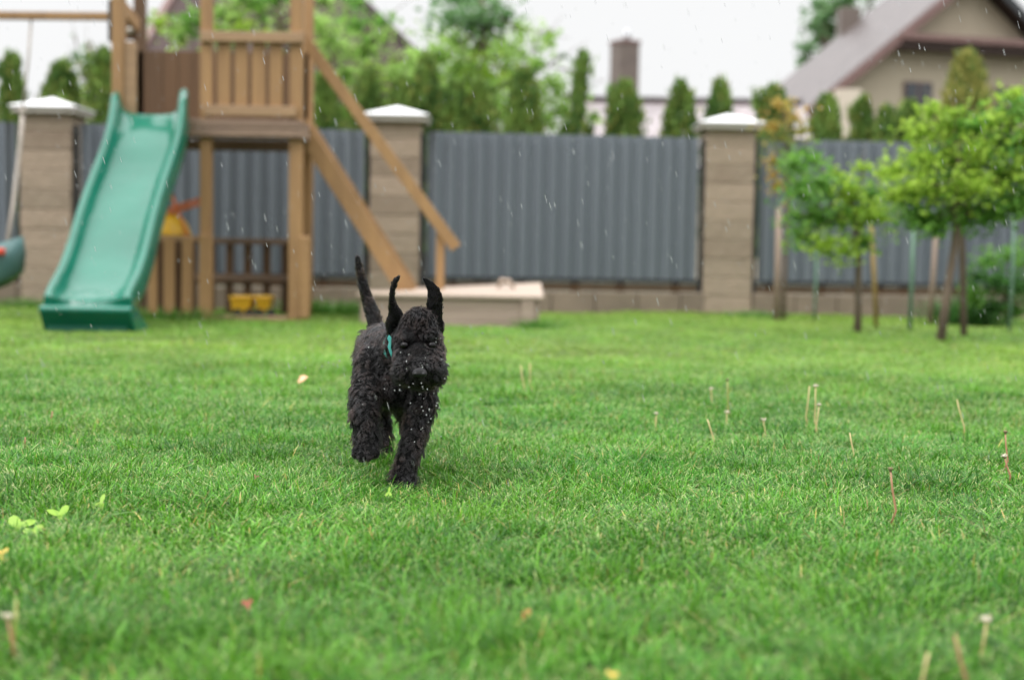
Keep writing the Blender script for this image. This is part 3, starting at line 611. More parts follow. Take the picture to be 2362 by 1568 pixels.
STG = mat('green_stake', (.12,.22,.15), .6); STY = mat('yellow_brown_stake', (.30,.20,.06), .7); STP = mat('pinkish_wood_stake', (.30,.22,.165), .7, var=(.22,.16,.12), scale=(20,20,3))
for (x0, y0, x1, y1, d, r, m, lab) in ((1790,742,1797,480,11.7,.027,STP,'thick pinkish wooden stake under the orange-leaved tree'),(1878,735,1884,565,12.0,.012,STG,'thin green garden stake between the pink stake and the smaller tree'),
    (2022,752,2010,520,10.8,.017,STY,'mossy yellow-brown stake right beside the smaller young tree'),(2098,760,2107,520,10.6,.016,STG,'green stake between the two young trees'),(2143,748,2160,520,11.4,.020,STP,'leaning brown stake just left of the bigger tree trunk'),
    (2224,785,2214,430,9.75,.024,BARK,'dark wooden stake right beside the bigger tree trunk'),(2328,772,2340,480,10.2,.012,STG,'thin pale green stake in front of the tall grass clump')):
    b_ = W(x0, y0, d); b_.z = -.05; t_ = W(x1, y1, d)
    o = MB().tube([b_, b_.lerp(t_, .5)+Vector((.004,0,0)), t_], [r, r, r*.9], 10).build('garden_stake', m, smooth=True); tag(o, lab, 'stake', 'stakes around the young trees')
# tall grass clump
def tall_clump(name, label, cat, c, rx, ry, n, h, col0, col1, wd=.008):
    x = rng.normal(c[0], rx, n); y = rng.normal(c[1], ry, n); hh = h*rng.uniform(.5, 1.1, n); ang = np.arctan2(y-c[1], x-c[0])+rng.normal(0,.7,n)
    t = rng.uniform(0,1,n)[:,None]; col = np.array(col0)*(1-t)+np.array(col1)*t
    V, Q, K = blades(x, y, hh, np.full(n, wd), ang, np.abs(rng.normal(.25,.2,n)), np.abs(rng.normal(.5,.35,n)), col, col, np.zeros(n, bool))
    root = empty(name, (c[0], c[1], 0), label, cat); np_mesh('leaves', V, Q, GRASS, root, K)
    return root
b = W(2330, 735, 11.3); b.z = 0
limb_tree('shrub', 'soft rounded dark green shrub at the fence behind the bigger tree', 'shrub', b, W(2330, 640, 11.3), .02,
  clp([(2255,640,26,DKG,0),(2280,605,30,MIDG,0),(2330,590,32,MIDG,0),(2380,600,34,MIDG,0),(2300,650,36,DKG,-.1),(2350,660,38,DKG,-.1),(2250,690,28,MIDG,0),(2290,710,34,DKG,0),(2340,712,34,MIDG,0),(2400,690,40,DKG,0),(2420,640,40,MIDG,0),(2240,665,22,MIDG,0)], 11.3, 420), .04)
c = W(2230, 745, 11.6); tall_clump('ornamental_grass', 'low dark green tuft left of the tall grass clump', 'plant', (c.x, c.y), .12, .12, 700, .28, (.04,.13,.03), (.09,.22,.05), .009)
for (px, py, d, n, h, s, lab) in ((760,735,11.6,900,.16,.25,'weedy grass tuft at the pillar foot below the ladder'),(1240,762,9.95,260,.10,.07,'dark grass tuft against the right corner of the sandbox'),(95,712,11.9,500,.12,.2,'grass tuft at the foot of the leftmost pillar'),(1740,728,12.2,300,.09,.2,'grass tuft at the foot of the third pillar'),(360,745,10.2,700,.12,.28,'uncut grass fringe along the front picket panel')):
    c = W(px, py, d); tall_clump('grass_tuft', lab, 'grass tuft', (c.x, c.y), s, .08, n, h, (.06,.2,.03), (.16,.34,.06), .006)
# thujas beyond the fence
TJ = [(28,128,34,14.2,'pointed thuja left of the first white pillar cap'),(140,150,48,14.4,'rounded thuja between the first pillar and the play tower'),(240,118,40,14.3,'tall thuja hard against the left post of the play tower'),
 (748,172,42,14.4,'thuja just right of the tower behind the handrail top'),(848,165,38,15.0,'thuja directly above the left side of the second pillar cap'),(925,185,40,14.6,'broad thuja above the right side of the second pillar cap'),(985,135,46,14.6,'taller thuja just right of the second pillar'),(1052,195,36,14.5,'low rounded thuja between two taller ones right of the second pillar'),(1108,190,34,14.6,'low thuja left of the isolated wide one'),
 (1212,168,46,14.5,'wide blunt dark thuja in front of the big pale tree'),(1335,128,36,14.5,'thuja with a long leaning thin tip left of the chimney'),(1440,195,44,14.5,'thuja in front of the brick chimney'),(1568,195,40,14.6,'thuja with wispy twin tips right of the chimney'),(1662,192,34,14.9,'narrow thuja behind the third white pillar cap'),
 (1785,205,46,14.9,'thuja behind the orange leaves'),(1908,215,36,14.7,'narrow thuja left of the cream porch wall'),(1992,218,28,14.8,'narrow thuja right of the cream porch wall'),(2045,245,30,14.7,'low thuja below the left window of the beige house'),(2098,228,36,14.8,'thuja hiding the foot of the left window'),(2228,125,62,14.6,'tall yellowish thuja between the two windows of the beige house')]
for i, (px, py, hw, d, lab) in enumerate(TJ):
    top = W(px, py, d); H = top.z-(.05 if i in (15,16,17,18) else 0); rad = hw/FPX*d*1.02; n = int(6000*(hw/42)); root = empty('thuja', (top.x, d, 0), lab, 'thuja', 'thujas planted behind the fence')
    zb = .5; t = rng.uniform(0, 1, n)**.9; zz = zb+(H-zb)*t
    prof = np.where(t < .62, .85+.2*t, 1-((t-.62)/.38)**(1.6+2.0*((i*37)%10)/10)*.9); 
    th = rng.uniform(0, 2*np.pi, n); lump = .62+.70*vnoise(np.cos(th)*1.4+zz*1.2, np.sin(th)*1.4+zz*2.2, .55, i+60); q = rng.uniform(.55, 1.0, n)
    rr = rad*prof*lump*q; ys_ = .9
    wisp = rng.uniform(0,1,n) < .03
    lw = ((i*53)%7-3)*.03; zz = np.where(wisp, H*.90+rng.uniform(0,.13,n)*(1+.3*((i*3)%4)), zz); rr = np.where(wisp, .035*rng.uniform(0,1,n)+.06*rad*(H*1.05>zz), rr)
    if i == 10: rr = rr*np.where(t > .66, .30, 1)
    if i == 10: lean = np.clip((t-.45)/.55, 0, 1)**1.2*.10
    else: lean = 0
    P = np.stack([top.x+rr*np.cos(th)+lean+np.where(wisp, lw+np.sign(rng.normal(0,1,n))*.04*((i%3)), 0)-(.05 if i==10 else 0), d+rr*np.sin(th)*ys_, zz], 1)
    dirv = np.stack([np.cos(th)*.35+rng.normal(0,.25,n), np.sin(th)*.35+rng.normal(0,.25,n), 1+rng.normal(0,.25,n)], 1); dirv /= np.linalg.norm(dirv, axis=1)[:,None]
    sd = np.cross(dirv, rng.normal(0,1,(n,3))); sd /= np.linalg.norm(sd, axis=1)[:,None]; s = rng.uniform(.035,.085,n)[:,None]
    P += rng.normal(0, 1, P.shape)*.022
    V = np.stack([P-dirv*s*.4, P+sd*s*.22+dirv*s*.1, P+dirv*s*.9, P-sd*s*.22+dirv*s*.1], 1).reshape(-1,3)
    k1 = rng.uniform(0,1,n)[:,None]; g = vnoise(th*1.1, zz*4, .8, i+90)[:,None]; yel = (.5 if i==19 else .25)
    K = (np.array([.055,.14,.03])*(1-g)+np.array([.27,.41,.085])*g)*(.6+.7*k1); K = np.where((q[:,None]>.9)&(k1>.6), np.array([.24,.27,.06])*(1 if i!=19 else 1.15), K)
    if i == 19: m_ = (t>.5)[:,None]&(k1>.35); K = np.where(m_, np.array([.34,.33,.09])*(.7+.5*k1), K)
    np_mesh('foliage', V, np.arange(len(V)).reshape(-1,4), NEEDLE, root, np.repeat(K, 4, 0)); MB().tube([(top.x,d,-.05),(top.x,d,H*.6)], [.05,.02], 8).build('trunk', BARK, root, smooth=True)
# big trees behind
def cl(lst, d, n): return clp([(a,b_,r,p,random.uniform(-.6,.6)) for a,b_,r,p in lst], d, n)
b = W(1130, 300, 19); b.z = 0
limb_tree('broadleaf_tree', 'big airy pale green tree right behind the fence in the middle', 'tree', b, W(1110, -20, 19), .05,
 cl([(1010,130,48,PALEG),(1060,160,55,PALEG),(1120,190,60,LIME),(1180,180,50,PALEG),(1050,100,50,PALEG),(1110,110,50,PALEG),(1170,120,42,PALEG),(1230,150,36,PALEG),(1255,90,26,PALEG),(1270,80,12,BLUEG),(1200,70,30,PALEG),(1090,50,46,BLUEG),(1040,40,42,BLUEG),(1130,50,38,BLUEG),(1170,30,30,BLUEG),(1060,0,42,BLUEG),(1020,-20,30,BLUEG),(1110,-10,34,BLUEG),(1080,230,60,PALEG),(1150,250,60,PALEG),(1230,230,50,PALEG),(1280,200,34,PALEG),(1300,250,40,PALEG),(1260,280,40,PALEG),(1010,200,50,PALEG),(1020,270,50,MIDG),(1345,205,18,BLUEG),(1300,130,12,BLUEG),(1330,170,8,BLUEG),(1200,290,50,PALEG),(1370,270,22,PALEG),(965,165,40,PALEG),(1140,15,24,BLUEG)], 19, 170), .10, 'tall leafy trees beyond the fence', squash=.8)
b = W(640, 300, 17.5); b.z = 0
limb_tree('broadleaf_tree', 'bushy light green tree seen through and above the play tower', 'tree', b, W(640, -40, 17.5), .06,
 cl([(365,55,26,LIME),(400,70,36,PALEG),(440,50,42,MIDG),(420,95,24,LIME),(520,30,50,PALEG),(560,70,44,LIME),(600,20,40,MIDG),(640,80,40,PALEG),(520,90,40,PALEG),(480,60,36,MIDG),(735,60,40,PALEG),(770,100,44,PALEG),(730,130,40,LIME),(820,60,40,MIDG),(840,120,48,PALEG),(880,90,36,PALEG),(800,170,46,PALEG),(860,180,48,LIME),(910,170,40,PALEG),(930,230,46,PALEG),(850,240,50,MIDG),(750,200,44,PALEG),(880,50,26,MIDG),(700,20,34,PALEG),(750,0,36,PALEG),(820,10,30,MIDG),(560,-10,40,PALEG),(640,-10,40,MIDG),(960,130,26,PALEG),(960,190,40,PALEG),(700,250,50,MIDG),(800,260,50,PALEG)], 17.5, 120), .095, 'tall leafy trees beyond the fence', squash=.8)
b = W(1900, 300, 44); b.z = 0
limb_tree('far_tree', 'hazy grey-green tree behind the roof of the beige house', 'tree', b, W(1905, 20, 44), .16,
 cl([(1862,110,22,BLUEG),(1850,140,16,BLUEG),(1880,60,24,BLUEG),(1905,40,30,BLUEG),(1900,90,30,BLUEG),(1930,20,30,BLUEG),(1895,10,26,BLUEG),(1870,160,20,BLUEG),(1910,130,26,BLUEG),(1960,0,30,BLUEG),(2010,-10,24,BLUEG),(1920,70,26,BLUEG)], 44, 260), .22, 'tall leafy trees beyond the fence')
b = W(205, 300, 21); b.z = 0
limb_tree('far_tree', 'sparse thin-twigged tree between the thujas left of the tower', 'tree', b, W(205, 100, 21), .05,
 cl([(200,125,22,BLUEG),(170,130,14,BLUEG),(205,150,18,BLUEG),(190,170,20,MIDG),(215,200,24,LIME),(200,230,26,LIME),(172,80,5,BLUEG),(207,100,10,BLUEG),(190,250,26,PALEG)], 21, 120), .09, 'tall leafy trees beyond the fence')
#@@DOG
exec_dog = True
def make_dog():
    prims = []     # (center, radii, region, flow, rot)
    def E(px, py, d, r, reg, flow): prims.append((W(px, py, d), Vector(r), reg, Vector(flow).normalized()))
    def CH(pts, reg, flow, n=6):   # chain of spheres/ellipsoids (px,py,d,rx,ry,rz)
        for i in range(len(pts)-1):
            a, b = pts[i], pts[i+1]
            for k in range(n+(i == len(pts)-2)):
                t = k/n; q = [a[j]*(1-t)+b[j]*t for j in range(6)]
                fl = Vector(flow) if flow else (W(*b[:3])-W(*a[:3]))
                E(q[0], q[1], q[2], q[3:6], reg, fl)
    # torso
    CH([(878,812,3.66,.062,.07,.068),(884,822,3.52,.066,.07,.074),(892,838,3.40,.070,.07,.082),(906,862,3.30,.068,.06,.080)], 'body', (-.25,.75,-.75))
    E(852,856,3.30,(.036,.06,.062),'body',(-.3,.4,-1)); E(968,890,3.28,(.036,.05,.055),'body',(.3,.3,-1))
    E(912,892,3.27,(.05,.045,.05),'chest',(0,-.1,-1))
    # neck
    CH([(900,822,3.36,.058,.06,.062),(930,806,3.27,.050,.05,.055),(955,790,3.22,.046,.05,.05)], 'body', (-.3,.5,-.7), 4)
    # head
    E(966,758,3.205,(.044,.050,.046),'skull',(0,-.9,-.55)); E(966,738,3.20,(.034,.045,.028),'skull',(0,-.9,-.4))
    E(966,790,3.20,(.047,.045,.036),'side',(0,-.1,-1))
    E(942,772,3.162,(.021,.018,.014),'brow',(-.25,-.7,-.7)); E(991,772,3.162,(.021,.018,.014),'brow',(.25,-.7,-.7))
    E(932,815,3.19,(.025,.03,.032),'side',(-.25,-.1,-1)); E(1001,813,3.19,(.025,.03,.032),'side',(.25,-.1,-1))
    E(967,822,3.15,(.030,.035,.032),'bridge',(0,-.2,-1)); E(938,828,3.16,(.030,.034,.030),'side',(-.35,-.2,-1)); E(996,826,3.16,(.029,.034,.030),'side',(.35,-.2,-1)); E(967,848,3.128,(.032,.038,.030),'muzzle',(0,0,0))
    E(938,856,3.138,(.031,.036,.034),'muzzle',(0,0,0)); E(997,854,3.138,(.030,.036,.034),'muzzle',(0,0,0))
    E(968,873,3.14,(.046,.034,.021),'muzzle',(0,0,0)); E(924,862,3.145,(.019,.028,.022),'muzzle',(0,0,0)); E(1009,858,3.145,(.017,.028,.022),'muzzle',(0,0,0)); E(928,790,3.20,(.020,.03,.03),'side',(-.2,-.1,-1)); E(1003,790,3.20,(.018,.03,.03),'side',(.2,-.1,-1))
    E(900,755,3.24,(.010,.012,.016),'ear',(0,0,-1)); E(1018,752,3.225,(.007,.008,.016),'ear',(0,0,-1))
    # ears: right of picture (broad side), left of picture (edge-on)
    CH([(1012,764,3.225,.010,.008,.014),(1007,738,3.22,.014,.007,.014),(1002,708,3.218,.0195,.0045,.012),(1004,688,3.222,.019,.004,.010),(1000,668,3.226,.016,.0038,.009),(990,653,3.228,.011,.0035,.007),(979,643,3.228,.0055,.003,.004)], 'ear', None, 7)
    CH([(903,770,3.235,.007,.014,.014),(902,748,3.235,.013,.018,.016),(913,726,3.23,.017,.014,.014),(906,704,3.228,.009,.015,.012),(904,684,3.228,.0058,.017,.010),(906,665,3.228,.0055,.015,.009),(911,650,3.228,.005,.011,.008),(919,640,3.228,.0045,.006,.005)], 'ear', None, 7)
    # tail
    CH([(868,760,3.68,.020,.022,.022),(861,728,3.70,.0175,.018,.02),(849,694,3.72,.0145,.015,.018),(839,662,3.73,.0115,.012,.015),(831,630,3.74,.010,.010,.013),(825,598,3.75,.007,.008,.010)], 'tail', None, 8)
    # lifted front leg (picture left)
    CH([(850,880,3.27,.037,.042,.045),(842,922,3.21,.034,.038,.034),(841,960,3.18,.0315,.034,.032),(845,1000,3.165,.029,.029,.028),(847,1024,3.16,.028,.028,.022),(845,1038,3.150,.029,.032,.015)], 'leg', (0,-.05,-1))
    for q in ((822,1044,3.135),(835,1051,3.124),(851,1051,3.124),(865,1045,3.134)): E(*q, (.0105,.017,.0115), 'paw', (0,-.4,-.7))
    # standing front leg (picture right)
    CH([(968,900,3.27,.039,.042,.045),(970,938,3.255,.035,.038,.034),(962,978,3.24,.031,.033,.032),(951,1020,3.215,.0265,.027,.03),(942,1055,3.20,.0255,.026,.026),(933,1085,3.195,.0265,.027,.024),(928,1110,3.18,.031,.034,.020)], 'leg', (-.1,-.05,-1))
    for q in ((908,1128,3.155),(922,1132,3.145),(937,1131,3.148),(950,1124,3.16)): E(*q, (.0105,.017,.013), 'paw', (0,-.3,-.8))
    # hind legs
    CH([(868,860,3.66,.045,.06,.055),(874,905,3.60,.034,.045,.045),(880,950,3.62,.022,.026,.03),(886,1000,3.60,.018,.019,.026),(890,1040,3.56,.018,.02,.022),(889,1060,3.53,.020,.028,.014)], 'leg', (0,.1,-1))
    CH([(900,870,3.64,.045,.06,.055),(925,915,3.56,.032,.04,.04),(938,960,3.60,.020,.024,.03),(943,1000,3.62,.017,.018,.026),(945,1040,3.60,.018,.02,.022)], 'leg', (0,.1,-1))
    bm = bmesh.new()
    for c, r, reg, fl in prims:
        m = Matrix.Translation(c) @ Matrix.Diagonal((*r, 1)); bmesh.ops.create_icosphere(bm, subdivisions=2, radius=1.04, matrix=m)
    me = bpy.data.meshes.new('dog'); bm.to_mesh(me); bm.free(); o = bpy.data.objects.new('dog', me); C.objects.link(o)
    r = o.modifiers.new('r', 'REMESH'); r.mode = 'VOXEL'; r.voxel_size = .0028; s = o.modifiers.new('s', 'SMOOTH'); s.factor = .6; s.iterations = 5
    dg = bpy.context.evaluated_depsgraph_get(); me2 = bpy.data.meshes.new_from_object(o.evaluated_get(dg)); o.modifiers.clear(); o.data = me2; me2.name = 'dog'
    me2.shade_smooth(); me2.materials.clear()
    SKIN = mat('black_dog_coat', (.003,.003,.003), .8, spec=.1); me2.materials.append(SKIN)
    tag(o, 'black curly-haired puppy running towards the camera with ears and tail flying up', 'dog')
    # ---- fur
    nf = len(me2.polygons); ar = np.zeros(nf); me2.polygons.foreach_get('area', ar); cen = np.zeros(nf*3); me2.polygons.foreach_get('center', cen); cen = cen.reshape(-1,3)
    nor = np.zeros(nf*3); me2.polygons.foreach_get('normal', nor); nor = nor.reshape(-1,3)
    kd = kdtree.KDTree(len(prims))
    pc = np.array([p[0] for p in prims]); pr = np.array([p[1] for p in prims]); noseP = np.array(W(968, 852, 3.16))
    def region(P):      # nearest primitive in its own metric
        out_ = np.zeros(len(P), int); best = np.full(len(P), 1e9)
        for i in range(len(prims)):
            q = (P-pc[i])/pr[i]; dd = np.abs(np.sqrt((q*q).sum(1))-1)*pr[i].min() + np.where((q*q).sum(1) > 4, 1, 0)
            k = dd < best; out_[k] = i; best[k] = dd[k]
        return out_
    ri = region(cen); regs = [p[2] for p in prims]; fl = np.array([p[3] for p in prims])
    LEN = dict(body=.020, chest=.022, skull=.014, side=.010, brow=.012, bridge=.006, muzzle=.016, ear=.006, tail=.010, leg=.019, paw=.007)
    DEN = dict(body=1, chest=1, skull=1.5, side=1.4, brow=2, bridge=2, muzzle=1.6, ear=2.6, tail=1.8, leg=1.2, paw=1.5)
    flen = np.array([LEN[regs[i]] for i in ri]); flen = flen*(.55+.95*fbm(cen[:,0]+cen[:,1], cen[:,2], .035, 71)); fden = np.array([DEN[regs[i]] for i in ri]); flow = fl[ri].copy()
    mz = np.array([regs[i] == 'muzzle' for i in ri]); rad = cen-noseP; rad[:,1] *= .3; rad[:,2] -= .008; rad[:,2] -= .022; rad[:,1] += .01; rad /= np.linalg.norm(rad, axis=1)[:,None]+1e-9; flow[mz] = rad[mz]
    def sample(n, wts):
        f = rng.choice(nf, n, p=wts/wts.sum()); P = np.zeros((n,3)); vi = np.array([list(p.vertices)[:4] if len(p.vertices) >= 4 else list(p.vertices)+[p.vertices[2]] for p in me2.polygons]) if not hasattr(sample,'vi') else sample.vi
        sample.vi = vi; co = sample.co if hasattr(sample,'co') else np.array([v.co for v in me2.vertices]); sample.co = co
        u, v = rng.uniform(0,1,n)[:,None], rng.uniform(0,1,n)[:,None]; q = co[vi[f]]
        P = (q[:,0]*(1-u)+q[:,1]*u)*(1-v)+(q[:,3]*(1-u)+q[:,2]*u)*v; return f, P
    gf, gp = sample(5200, ar*fden); kd = kdtree.KDTree(len(gp))
    for i, p in enumerate(gp): kd.insert(p, i)
    kd.balance()
    def grow(f, P, L, wav, ph, nn, K=7):
        N = nor[f]; D = flow[f]; D = D-N*(D*N).sum(1)[:,None]*.9; D /= np.linalg.norm(D,axis=1)[:,None]+1e-9
        t = np.linspace(0,1,K); S = np.cross(N, D); out_ = np.zeros((len(P),K,3)); cur = P-N*.0015
        for k in range(K):
            out_[:,k] = cur; tt = t[k]
            di = N*(.75*(1-tt)**1.5+.10)[...,None] if False else N*(.52*(1-tt)**1.3+.06) + D*(.45+.85*tt) + S*(wav*np.cos(ph+tt*9))[:,None]*.9 + nn*.25
            di[:,2] -= .25*tt*L*40
            di /= np.linalg.norm(di,axis=1)[:,None]; cur = cur+di*(L/(K-1))[:,None]
        return out_
    gl = flen[gf]*rng.uniform(.75,1.25,len(gf)); gph = rng.uniform(0,6.28,len(gf)); gw = np.where(gl > .012, 1.35, .3); gn = rng.normal(0,1,(len(gf),3))
    GC = grow(gf, gp, gl, gw, gph, gn)
    n = 90000; f, P = sample(n, ar*fden); gi = np.array([kd.find(p)[1] for p in P])
    L = np.minimum(flen[f]*rng.uniform(.7,1.2,n), gl[gi]*1.3); HC = grow(f, P, L, gw[gi], gph[gi], gn[gi]*.9+rng.normal(0,1,(n,3))*.25)
    t = np.linspace(0,1,7)[None,:,None]; pull = .80*t**1.0*np.where(flen[f] > .012, 1, .35)[:,None,None]; HC = HC*(1-pull)+(GC[gi]+ (P-gp[gi])[:,None]*.35)*pull
    fly = rng.uniform(0,1,n) < .05; HC[fly] = grow(f, P, L*1.25, gw[gi]*.6, rng.uniform(0,6,n), rng.normal(0,1,(n,3)))[fly]
    hc = bpy.data.hair_curves.new('fur'); hc.add_curves([7]*n); hc.attributes['position'].data.foreach_set('vector', HC.astype(np.float32).ravel())
    ra = hc.attributes.new('radius', 'FLOAT', 'POINT'); rr = np.tile(np.array([.00028,.00028,.00027,.00024,.0002,.00014,.00005]), n)*np.repeat(np.where(flen[f] < .006, .8, 1), 7); ra.data.foreach_set('value', rr.astype(np.float32))
    HM = bpy.data.materials.new('black_fur'); HM.use_nodes = True; nn_ = HM.node_tree; nn_.nodes.clear(); ho = nn_.nodes.new('ShaderNodeOutputMaterial'); hb = nn_.nodes.new('ShaderNodeBsdfHairPrincipled')
    hb.parametrization = 'COLOR'; hb.inputs['Color'].default_value = (.017,.0135,.0135,1); hb.inputs['Roughness'].default_value = .22; hb.inputs['IOR'].default_value = 1.45
    tc_ = nn_.nodes.new('ShaderNodeTexCoord'); nz_ = nn_.nodes.new('ShaderNodeTexNoise'); nz_.inputs['Scale'].default_value = 28; nn_.links.new(tc_.outputs['Object'], nz_.inputs['Vector'])
    rp_ = nn_.nodes.new('ShaderNodeValToRGB'); nn_.links.new(nz_.outputs['Fac'], rp_.inputs[0]); nn_.links.new(rp_.outputs[0], hb.inputs['Color'])
    rp_.color_ramp.elements[0].position = .45; rp_.color_ramp.elements[0].color = (.0016,.0015,.0016,1); rp_.color_ramp.elements[1].position = .68; rp_.color_ramp.elements[1].color = (.012,.0068,.0055,1)
    nn_.links.new(hb.outputs[0], ho.inputs[0]); hc.materials.append(HM)
    ho_ = bpy.data.objects.new('fur', hc); C.objects.link(ho_); ho_.parent = o
    # ---- eyes, nose, collar
    EYE = mat('dark_eye', (.003,.0025,.0025), .04, spec=.22)
    for (px, py) in ((934,797),(996,797)): MB().sphere(W(px, py, 3.146), .0092, 16, 12).build('eye', EYE, o, smooth=True)
    NOSE = mat('wet_nose', (.007,.0065,.007), .38, spec=.35, bump=.5, bscale=700); c = W(968, 859, 3.078)
    nb = MB(); nb.sphere(c, (.0155,.011,.0105), 20, 14); nb.sphere(c+Vector((-.0085,-.003,-.002)), (.008,.009,.0075), 14, 10); nb.sphere(c+Vector((.0085,-.003,-.002)), (.008,.009,.0075), 14, 10)
    no = nb.build('nose', NOSE, o, smooth=True); rm = no.modifiers.new('r','REMESH'); rm.mode='VOXEL'; rm.voxel_size=.001; sm = no.modifiers.new('s','SMOOTH'); sm.iterations = 4; rm.use_smooth_shade = True
    for s in (-1,1): MB().sphere(c+Vector((s*.0085,-.0108,-.0015)), (.0030,.0025,.0022), 10, 8).build('nostril', BLK, no, smooth=True)
    TEAL = mat('teal_cloth', (.05,.33,.30), .7, var=(.09,.42,.38), scale=(60,60,60)); 
    cc = W(932, 803, 3.265); ax = (W(955,775,3.2)-W(900,822,3.36)).normalized(); a = ax.orthogonal().normalized(); b2 = ax.cross(a); V = []; n2 = 40
    for k in range(n2):
        t = 2*math.pi*k/n2; dr = a*math.cos(t)+b2*math.sin(t); 
        for s, rr_ in ((-.007,.047),(-.005,.050),(.005,.050),(.007,.047)): V.append(cc+ax*s+dr*rr_)
    F = [(k*4+j, ((k+1)%n2)*4+j, ((k+1)%n2)*4+j+1, k*4+j+1) for k in range(n2) for j in range(3)]
    co_ = MB().add(V, F).build('collar', TEAL, o, smooth=True); s = co_.modifiers.new('t','SOLIDIFY'); s.thickness = .003
    # tag hanging at the side of the neck
    tp = [(897,772),(903,778),(903,790),(902,803),(905,812),(903,824),(898,812),(894,800),(897,790),(893,781)]
    V = [W(x, y, 3.20) for x, y in tp]+[W(x, y, 3.212) for x, y in tp]; k = len(tp)
    MB().add(V, [tuple(range(k)), tuple(range(2*k-1,k-1,-1))]+[(i,(i+1)%k,k+(i+1)%k,k+i) for i in range(k)]).build('scarf_end', TEAL, o, bevel=.001)
    return o
make_dog()
#@@SMALL
# ------------------------------------------------------------------ dandelions, leaves, rain
STEM = [mat('stem_straw', (.58,.45,.22), .5), mat('stem_pinkish', (.42,.20,.12), .5), mat('stem_olive', (.36,.33,.10), .5)]
HEADW = mat('seed_head', (.60,.54,.42), .9, var=(.5,.45,.35), scale=(300,300,300)); HEADB = mat('brown_calyx', (.16,.13,.06), .8)
DL_ = [((1866,975),(1867,890),0,0,'tall headless straw stalk standing left of the two seed heads'),((1891,985),(1881,892),0,1,'tallest dandelion with pale flat seed head'),((1887,990),(1889,935),0,2,'dandelion with dark drooping head in front of the tallest one'),
 ((1648,925),(1640,898),0,1,'short faded dandelion with white tuft behind the straw stalks'),((1690,952),(1678,877),2,3,'olive dandelion stalk with brown head, farthest out on the lawn'),((1648,1010),(1632,967),0,0,'short leaning straw stalk left of the dandelion pair'),
 ((1967,1048),(1960,998),0,0,'short curved straw stalk in the middle right lawn'),((2223,992),(2207,922),0,0,'tall leaning straw stalk near the right side'),((2310,1072),(2319,998),1,3,'pink-brown stalk at the right edge with small dark tip'),
 ((2326,1095),(2317,1054),1,2,'short dandelion with greyish head at the right edge'),((2049,1185),(2054,1084),1,3,'reddish bent stalk nearest of those on the right'),((1206,895),(1201,842),0,0,'pale blurred stalk right of the dog, left of its pair'),((1231,892),(1222,838),0,0,'pale blurred stalk right of the dog, right of its pair'),
 ((1516,972),(1514,955),0,2,'tiny dark dandelion head in the grass between dog and dandelions'),((1764,985),(1761,970),0,1,'tiny white seed head just above the grass'),((1678,965),(1677,952),0,1,'tiny whitish seed head under the olive stalk'),((120,972),(121,948),1,0,'short orange stub in the lawn far left'),((62,1030),(58,1008),1,0,'orange stub at the left edge of the lawn'),
 ((40,1480),(38,1385),2,0,'blurred straw stalk in the near left corner'),((22,1480),(18,1425),1,1,'blurred pale seed head in the near left corner'),((2215,1560),(2203,1465),1,0,'blurred reddish stalk in the near right foreground'),((2128,1568),(2140,1505),0,0,'blurred brown stalk at the bottom right'),((2270,1490),(2276,1432),0,1,'blurred pale stalk with light head near right')]
for (bx, by), (tx, ty), ms, hd, lab in DL_:
    b_ = G(bx, by); b_ = G(bx, by+95/b_.y); d = b_.y; b_.z = float(gz(b_.x, b_.y))-.005; t_ = W(tx, ty, d); k = (t_-b_).length; side = (.10 if ms == 1 else .06)*k*random.choice((-1,1,1))
    root = empty('dandelion' if hd else 'dandelion_stalk', b_, lab, 'dandelion', 'spent dandelions and stalks in the lawn')
    r = .0019; MB().tube([b_, b_.lerp(t_,.35)+Vector((-side,side*.5,0)), b_.lerp(t_,.7)+Vector((-side*.4,0,0)), t_], [r*1.1, r*1.1, r, r*.9], 8).build('stem', STEM[ms], root, smooth=True)
    if hd:
        hb = MB().sphere(t_, (.0035,.0035,.004), 10, 8)
        if hd == 3: hb.sphere(t_+Vector((0,0,.003)), (.0055,.005,.0035), 10, 8)
        hb.build('calyx', HEADB if hd != 1 else STEM[0], root, smooth=True)
        if hd in (1, 2):
            hm = MB()
            for _ in range(40):
                dv = Vector((random.gauss(0,1), random.gauss(0,1), abs(random.gauss(0,.7))+.3)).normalized(); hm.bar(t_, t_+dv*random.uniform(.006,.0115 if hd == 1 else .010), .0009, .0009)
            hm.sphere(t_+Vector((0,0,.003)), (.0055,.0055,.003), 10, 6); hm.build('seed_tuft', HEADW, root)
def leaf(px, py, sz, m, lab, tilt=.3, lift=.03, lobes=3, name='fallen_leaf', cat='leaf'):
    c = G(px, py); c = c+(Vector((0,0,CAMZ))-c)*(lift/CAMZ); n = 24; V = [c]; a0 = random.uniform(0,6.28)
    ux = Vector((1, 0, random.uniform(-.3,.3))); uy = Vector((0, 1, tilt+.25))      # far edge lifted by the blades under it
    for k in range(n):
        t = 2*math.pi*k/n; r = sz*(.62+.38*math.cos(lobes*t))*(1.2 if k == 0 else 1); V.append(c+ux*r*math.cos(t+a0)+uy*r*math.sin(t+a0)*.8+Vector((0,0,.12*r*math.sin(2*t))))
    o = MB().add(V, [(0,1+k,1+(k+1)%n) for k in range(n)]).build(name, m); s = o.modifiers.new('t','SOLIDIFY'); s.thickness = .0004; return tag(o, lab, cat)
LM = mat('lime_leaf', (.20,.36,.015), .5); OM = mat('orange_leaf', (.36,.13,.03), .6); PM = mat('peach_leaf', (.72,.38,.22), .6); RM = mat('red_leaf', (.28,.04,.02), .5); YM = mat('yellow_leaf', (.55,.38,.05), .5)
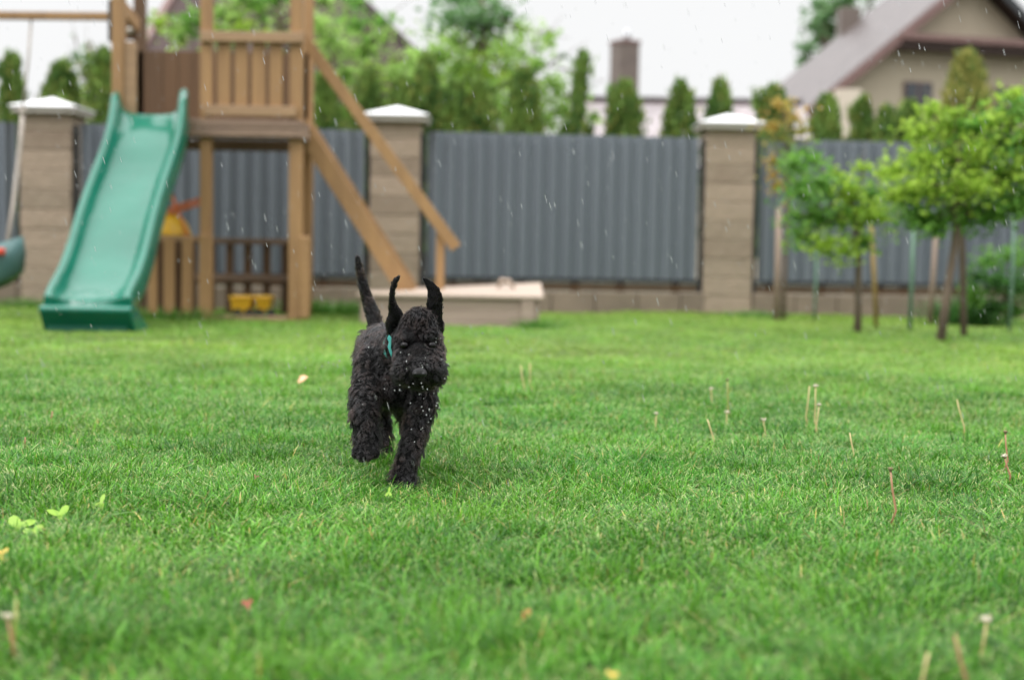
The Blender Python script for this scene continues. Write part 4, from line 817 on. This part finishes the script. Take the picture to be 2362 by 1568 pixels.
leaf(232, 1162, .016, LM, 'small lime leaf standing in the grass, left foreground', 1.3, .022); leaf(138, 1186, .022, LM, 'lobed lime leaf left of the small upright one', .8, .02)
leaf(45, 1212, .030, LM, 'broad lime leaf at the left edge', .6, .014); leaf(78, 1226, .020, LM, 'lime leaf touching the broad one at the left edge', .5, .016)
leaf(697, 874, .034, PM, 'pale peach fallen leaf far out left of the dog', .12, .03, 2); leaf(571, 1391, .009, RM, 'small red leaf bit in the near foreground', .6, .03)
leaf(1208, 1426, .014, OM, 'curled orange-brown leaf in the near centre', .7, .02, 2); leaf(590, 1099, .008, mat('brown_leaf', (.16,.05,.02), .6), 'tiny brown leaf in the grass left of the dog', .5, .03)
leaf(4, 1275, .014, YM, 'yellow leaf cut by the left edge', .6, .03); leaf(1412, 1556, .008, YM, 'yellow leaf at the bottom edge, middle', .6, .03); leaf(897, 1136, .008, LM, 'small lime leaf beside the standing paw', 1.4, .022)
def rain():
    V0 = []; n, m = 6, 4
    for i in range(m+1):
        th = math.pi*i/m
        for k in range(n): ph = 2*math.pi*k/n; V0.append((math.sin(th)*math.cos(ph), math.sin(th)*math.sin(ph), math.cos(th)))
    V0 = np.array(V0); Q0 = np.array([(i*n+k, (i+1)*n+k, (i+1)*n+(k+1)%n, i*n+(k+1)%n) for i in range(m) for k in range(n)])
    VS, QS = [], []; b = 0
    for i in range(1500):
        d = random.uniform(2.3, 8.0); p = np.array(W(random.uniform(-300,2660), random.uniform(-200,1150), d))
        if p[2] < .05: continue
        L = random.uniform(.005,.010); r = random.uniform(.00035,.00065)*(1 if d < 3.6 else 1.3); V = V0*np.array([r,r,L]); V[:,0] -= V[:,2]*.30; VS.append(V+p); QS.append(Q0+b); b += len(V0)
    m_ = mat('rain_water', (.9,.93,.95), .15, spec=.6); m_.node_tree.nodes['Principled BSDF'].inputs['Transmission Weight'].default_value = .6  # partly diffuse white: brightness of refracted sky is put into the drop colour
    o = np_mesh('rain', np.concatenate(VS), np.concatenate(QS), m_, smooth=True); tag(o, 'fine slanting raindrops falling over the whole garden', 'rain', kind='stuff')
    VS, QS = [], []; b = 0
    for (cx, cy, sx, sy, nn) in ((985,945,22,32,24),(966,830,30,26,16),(905,915,40,30,8),(960,897,30,6,6),(1060,920,60,70,12),(770,830,30,25,14),(840,930,20,50,4),(1040,800,25,60,10)):
        for _ in range(nn):
            p = np.array(W(random.gauss(cx,sx), random.gauss(cy,sy), random.uniform(2.92,3.02))); r = random.uniform(.0004,.0013)
            VS.append(V0*np.array([r,r*.9,r*random.uniform(1,1.9)])+p); QS.append(Q0+b); b += len(V0)
    o = np_mesh('water_drops', np.concatenate(VS), np.concatenate(QS), m_, smooth=True); tag(o, 'spray of round water drops shaken off around the dog', 'water drops', kind='stuff')
rain()
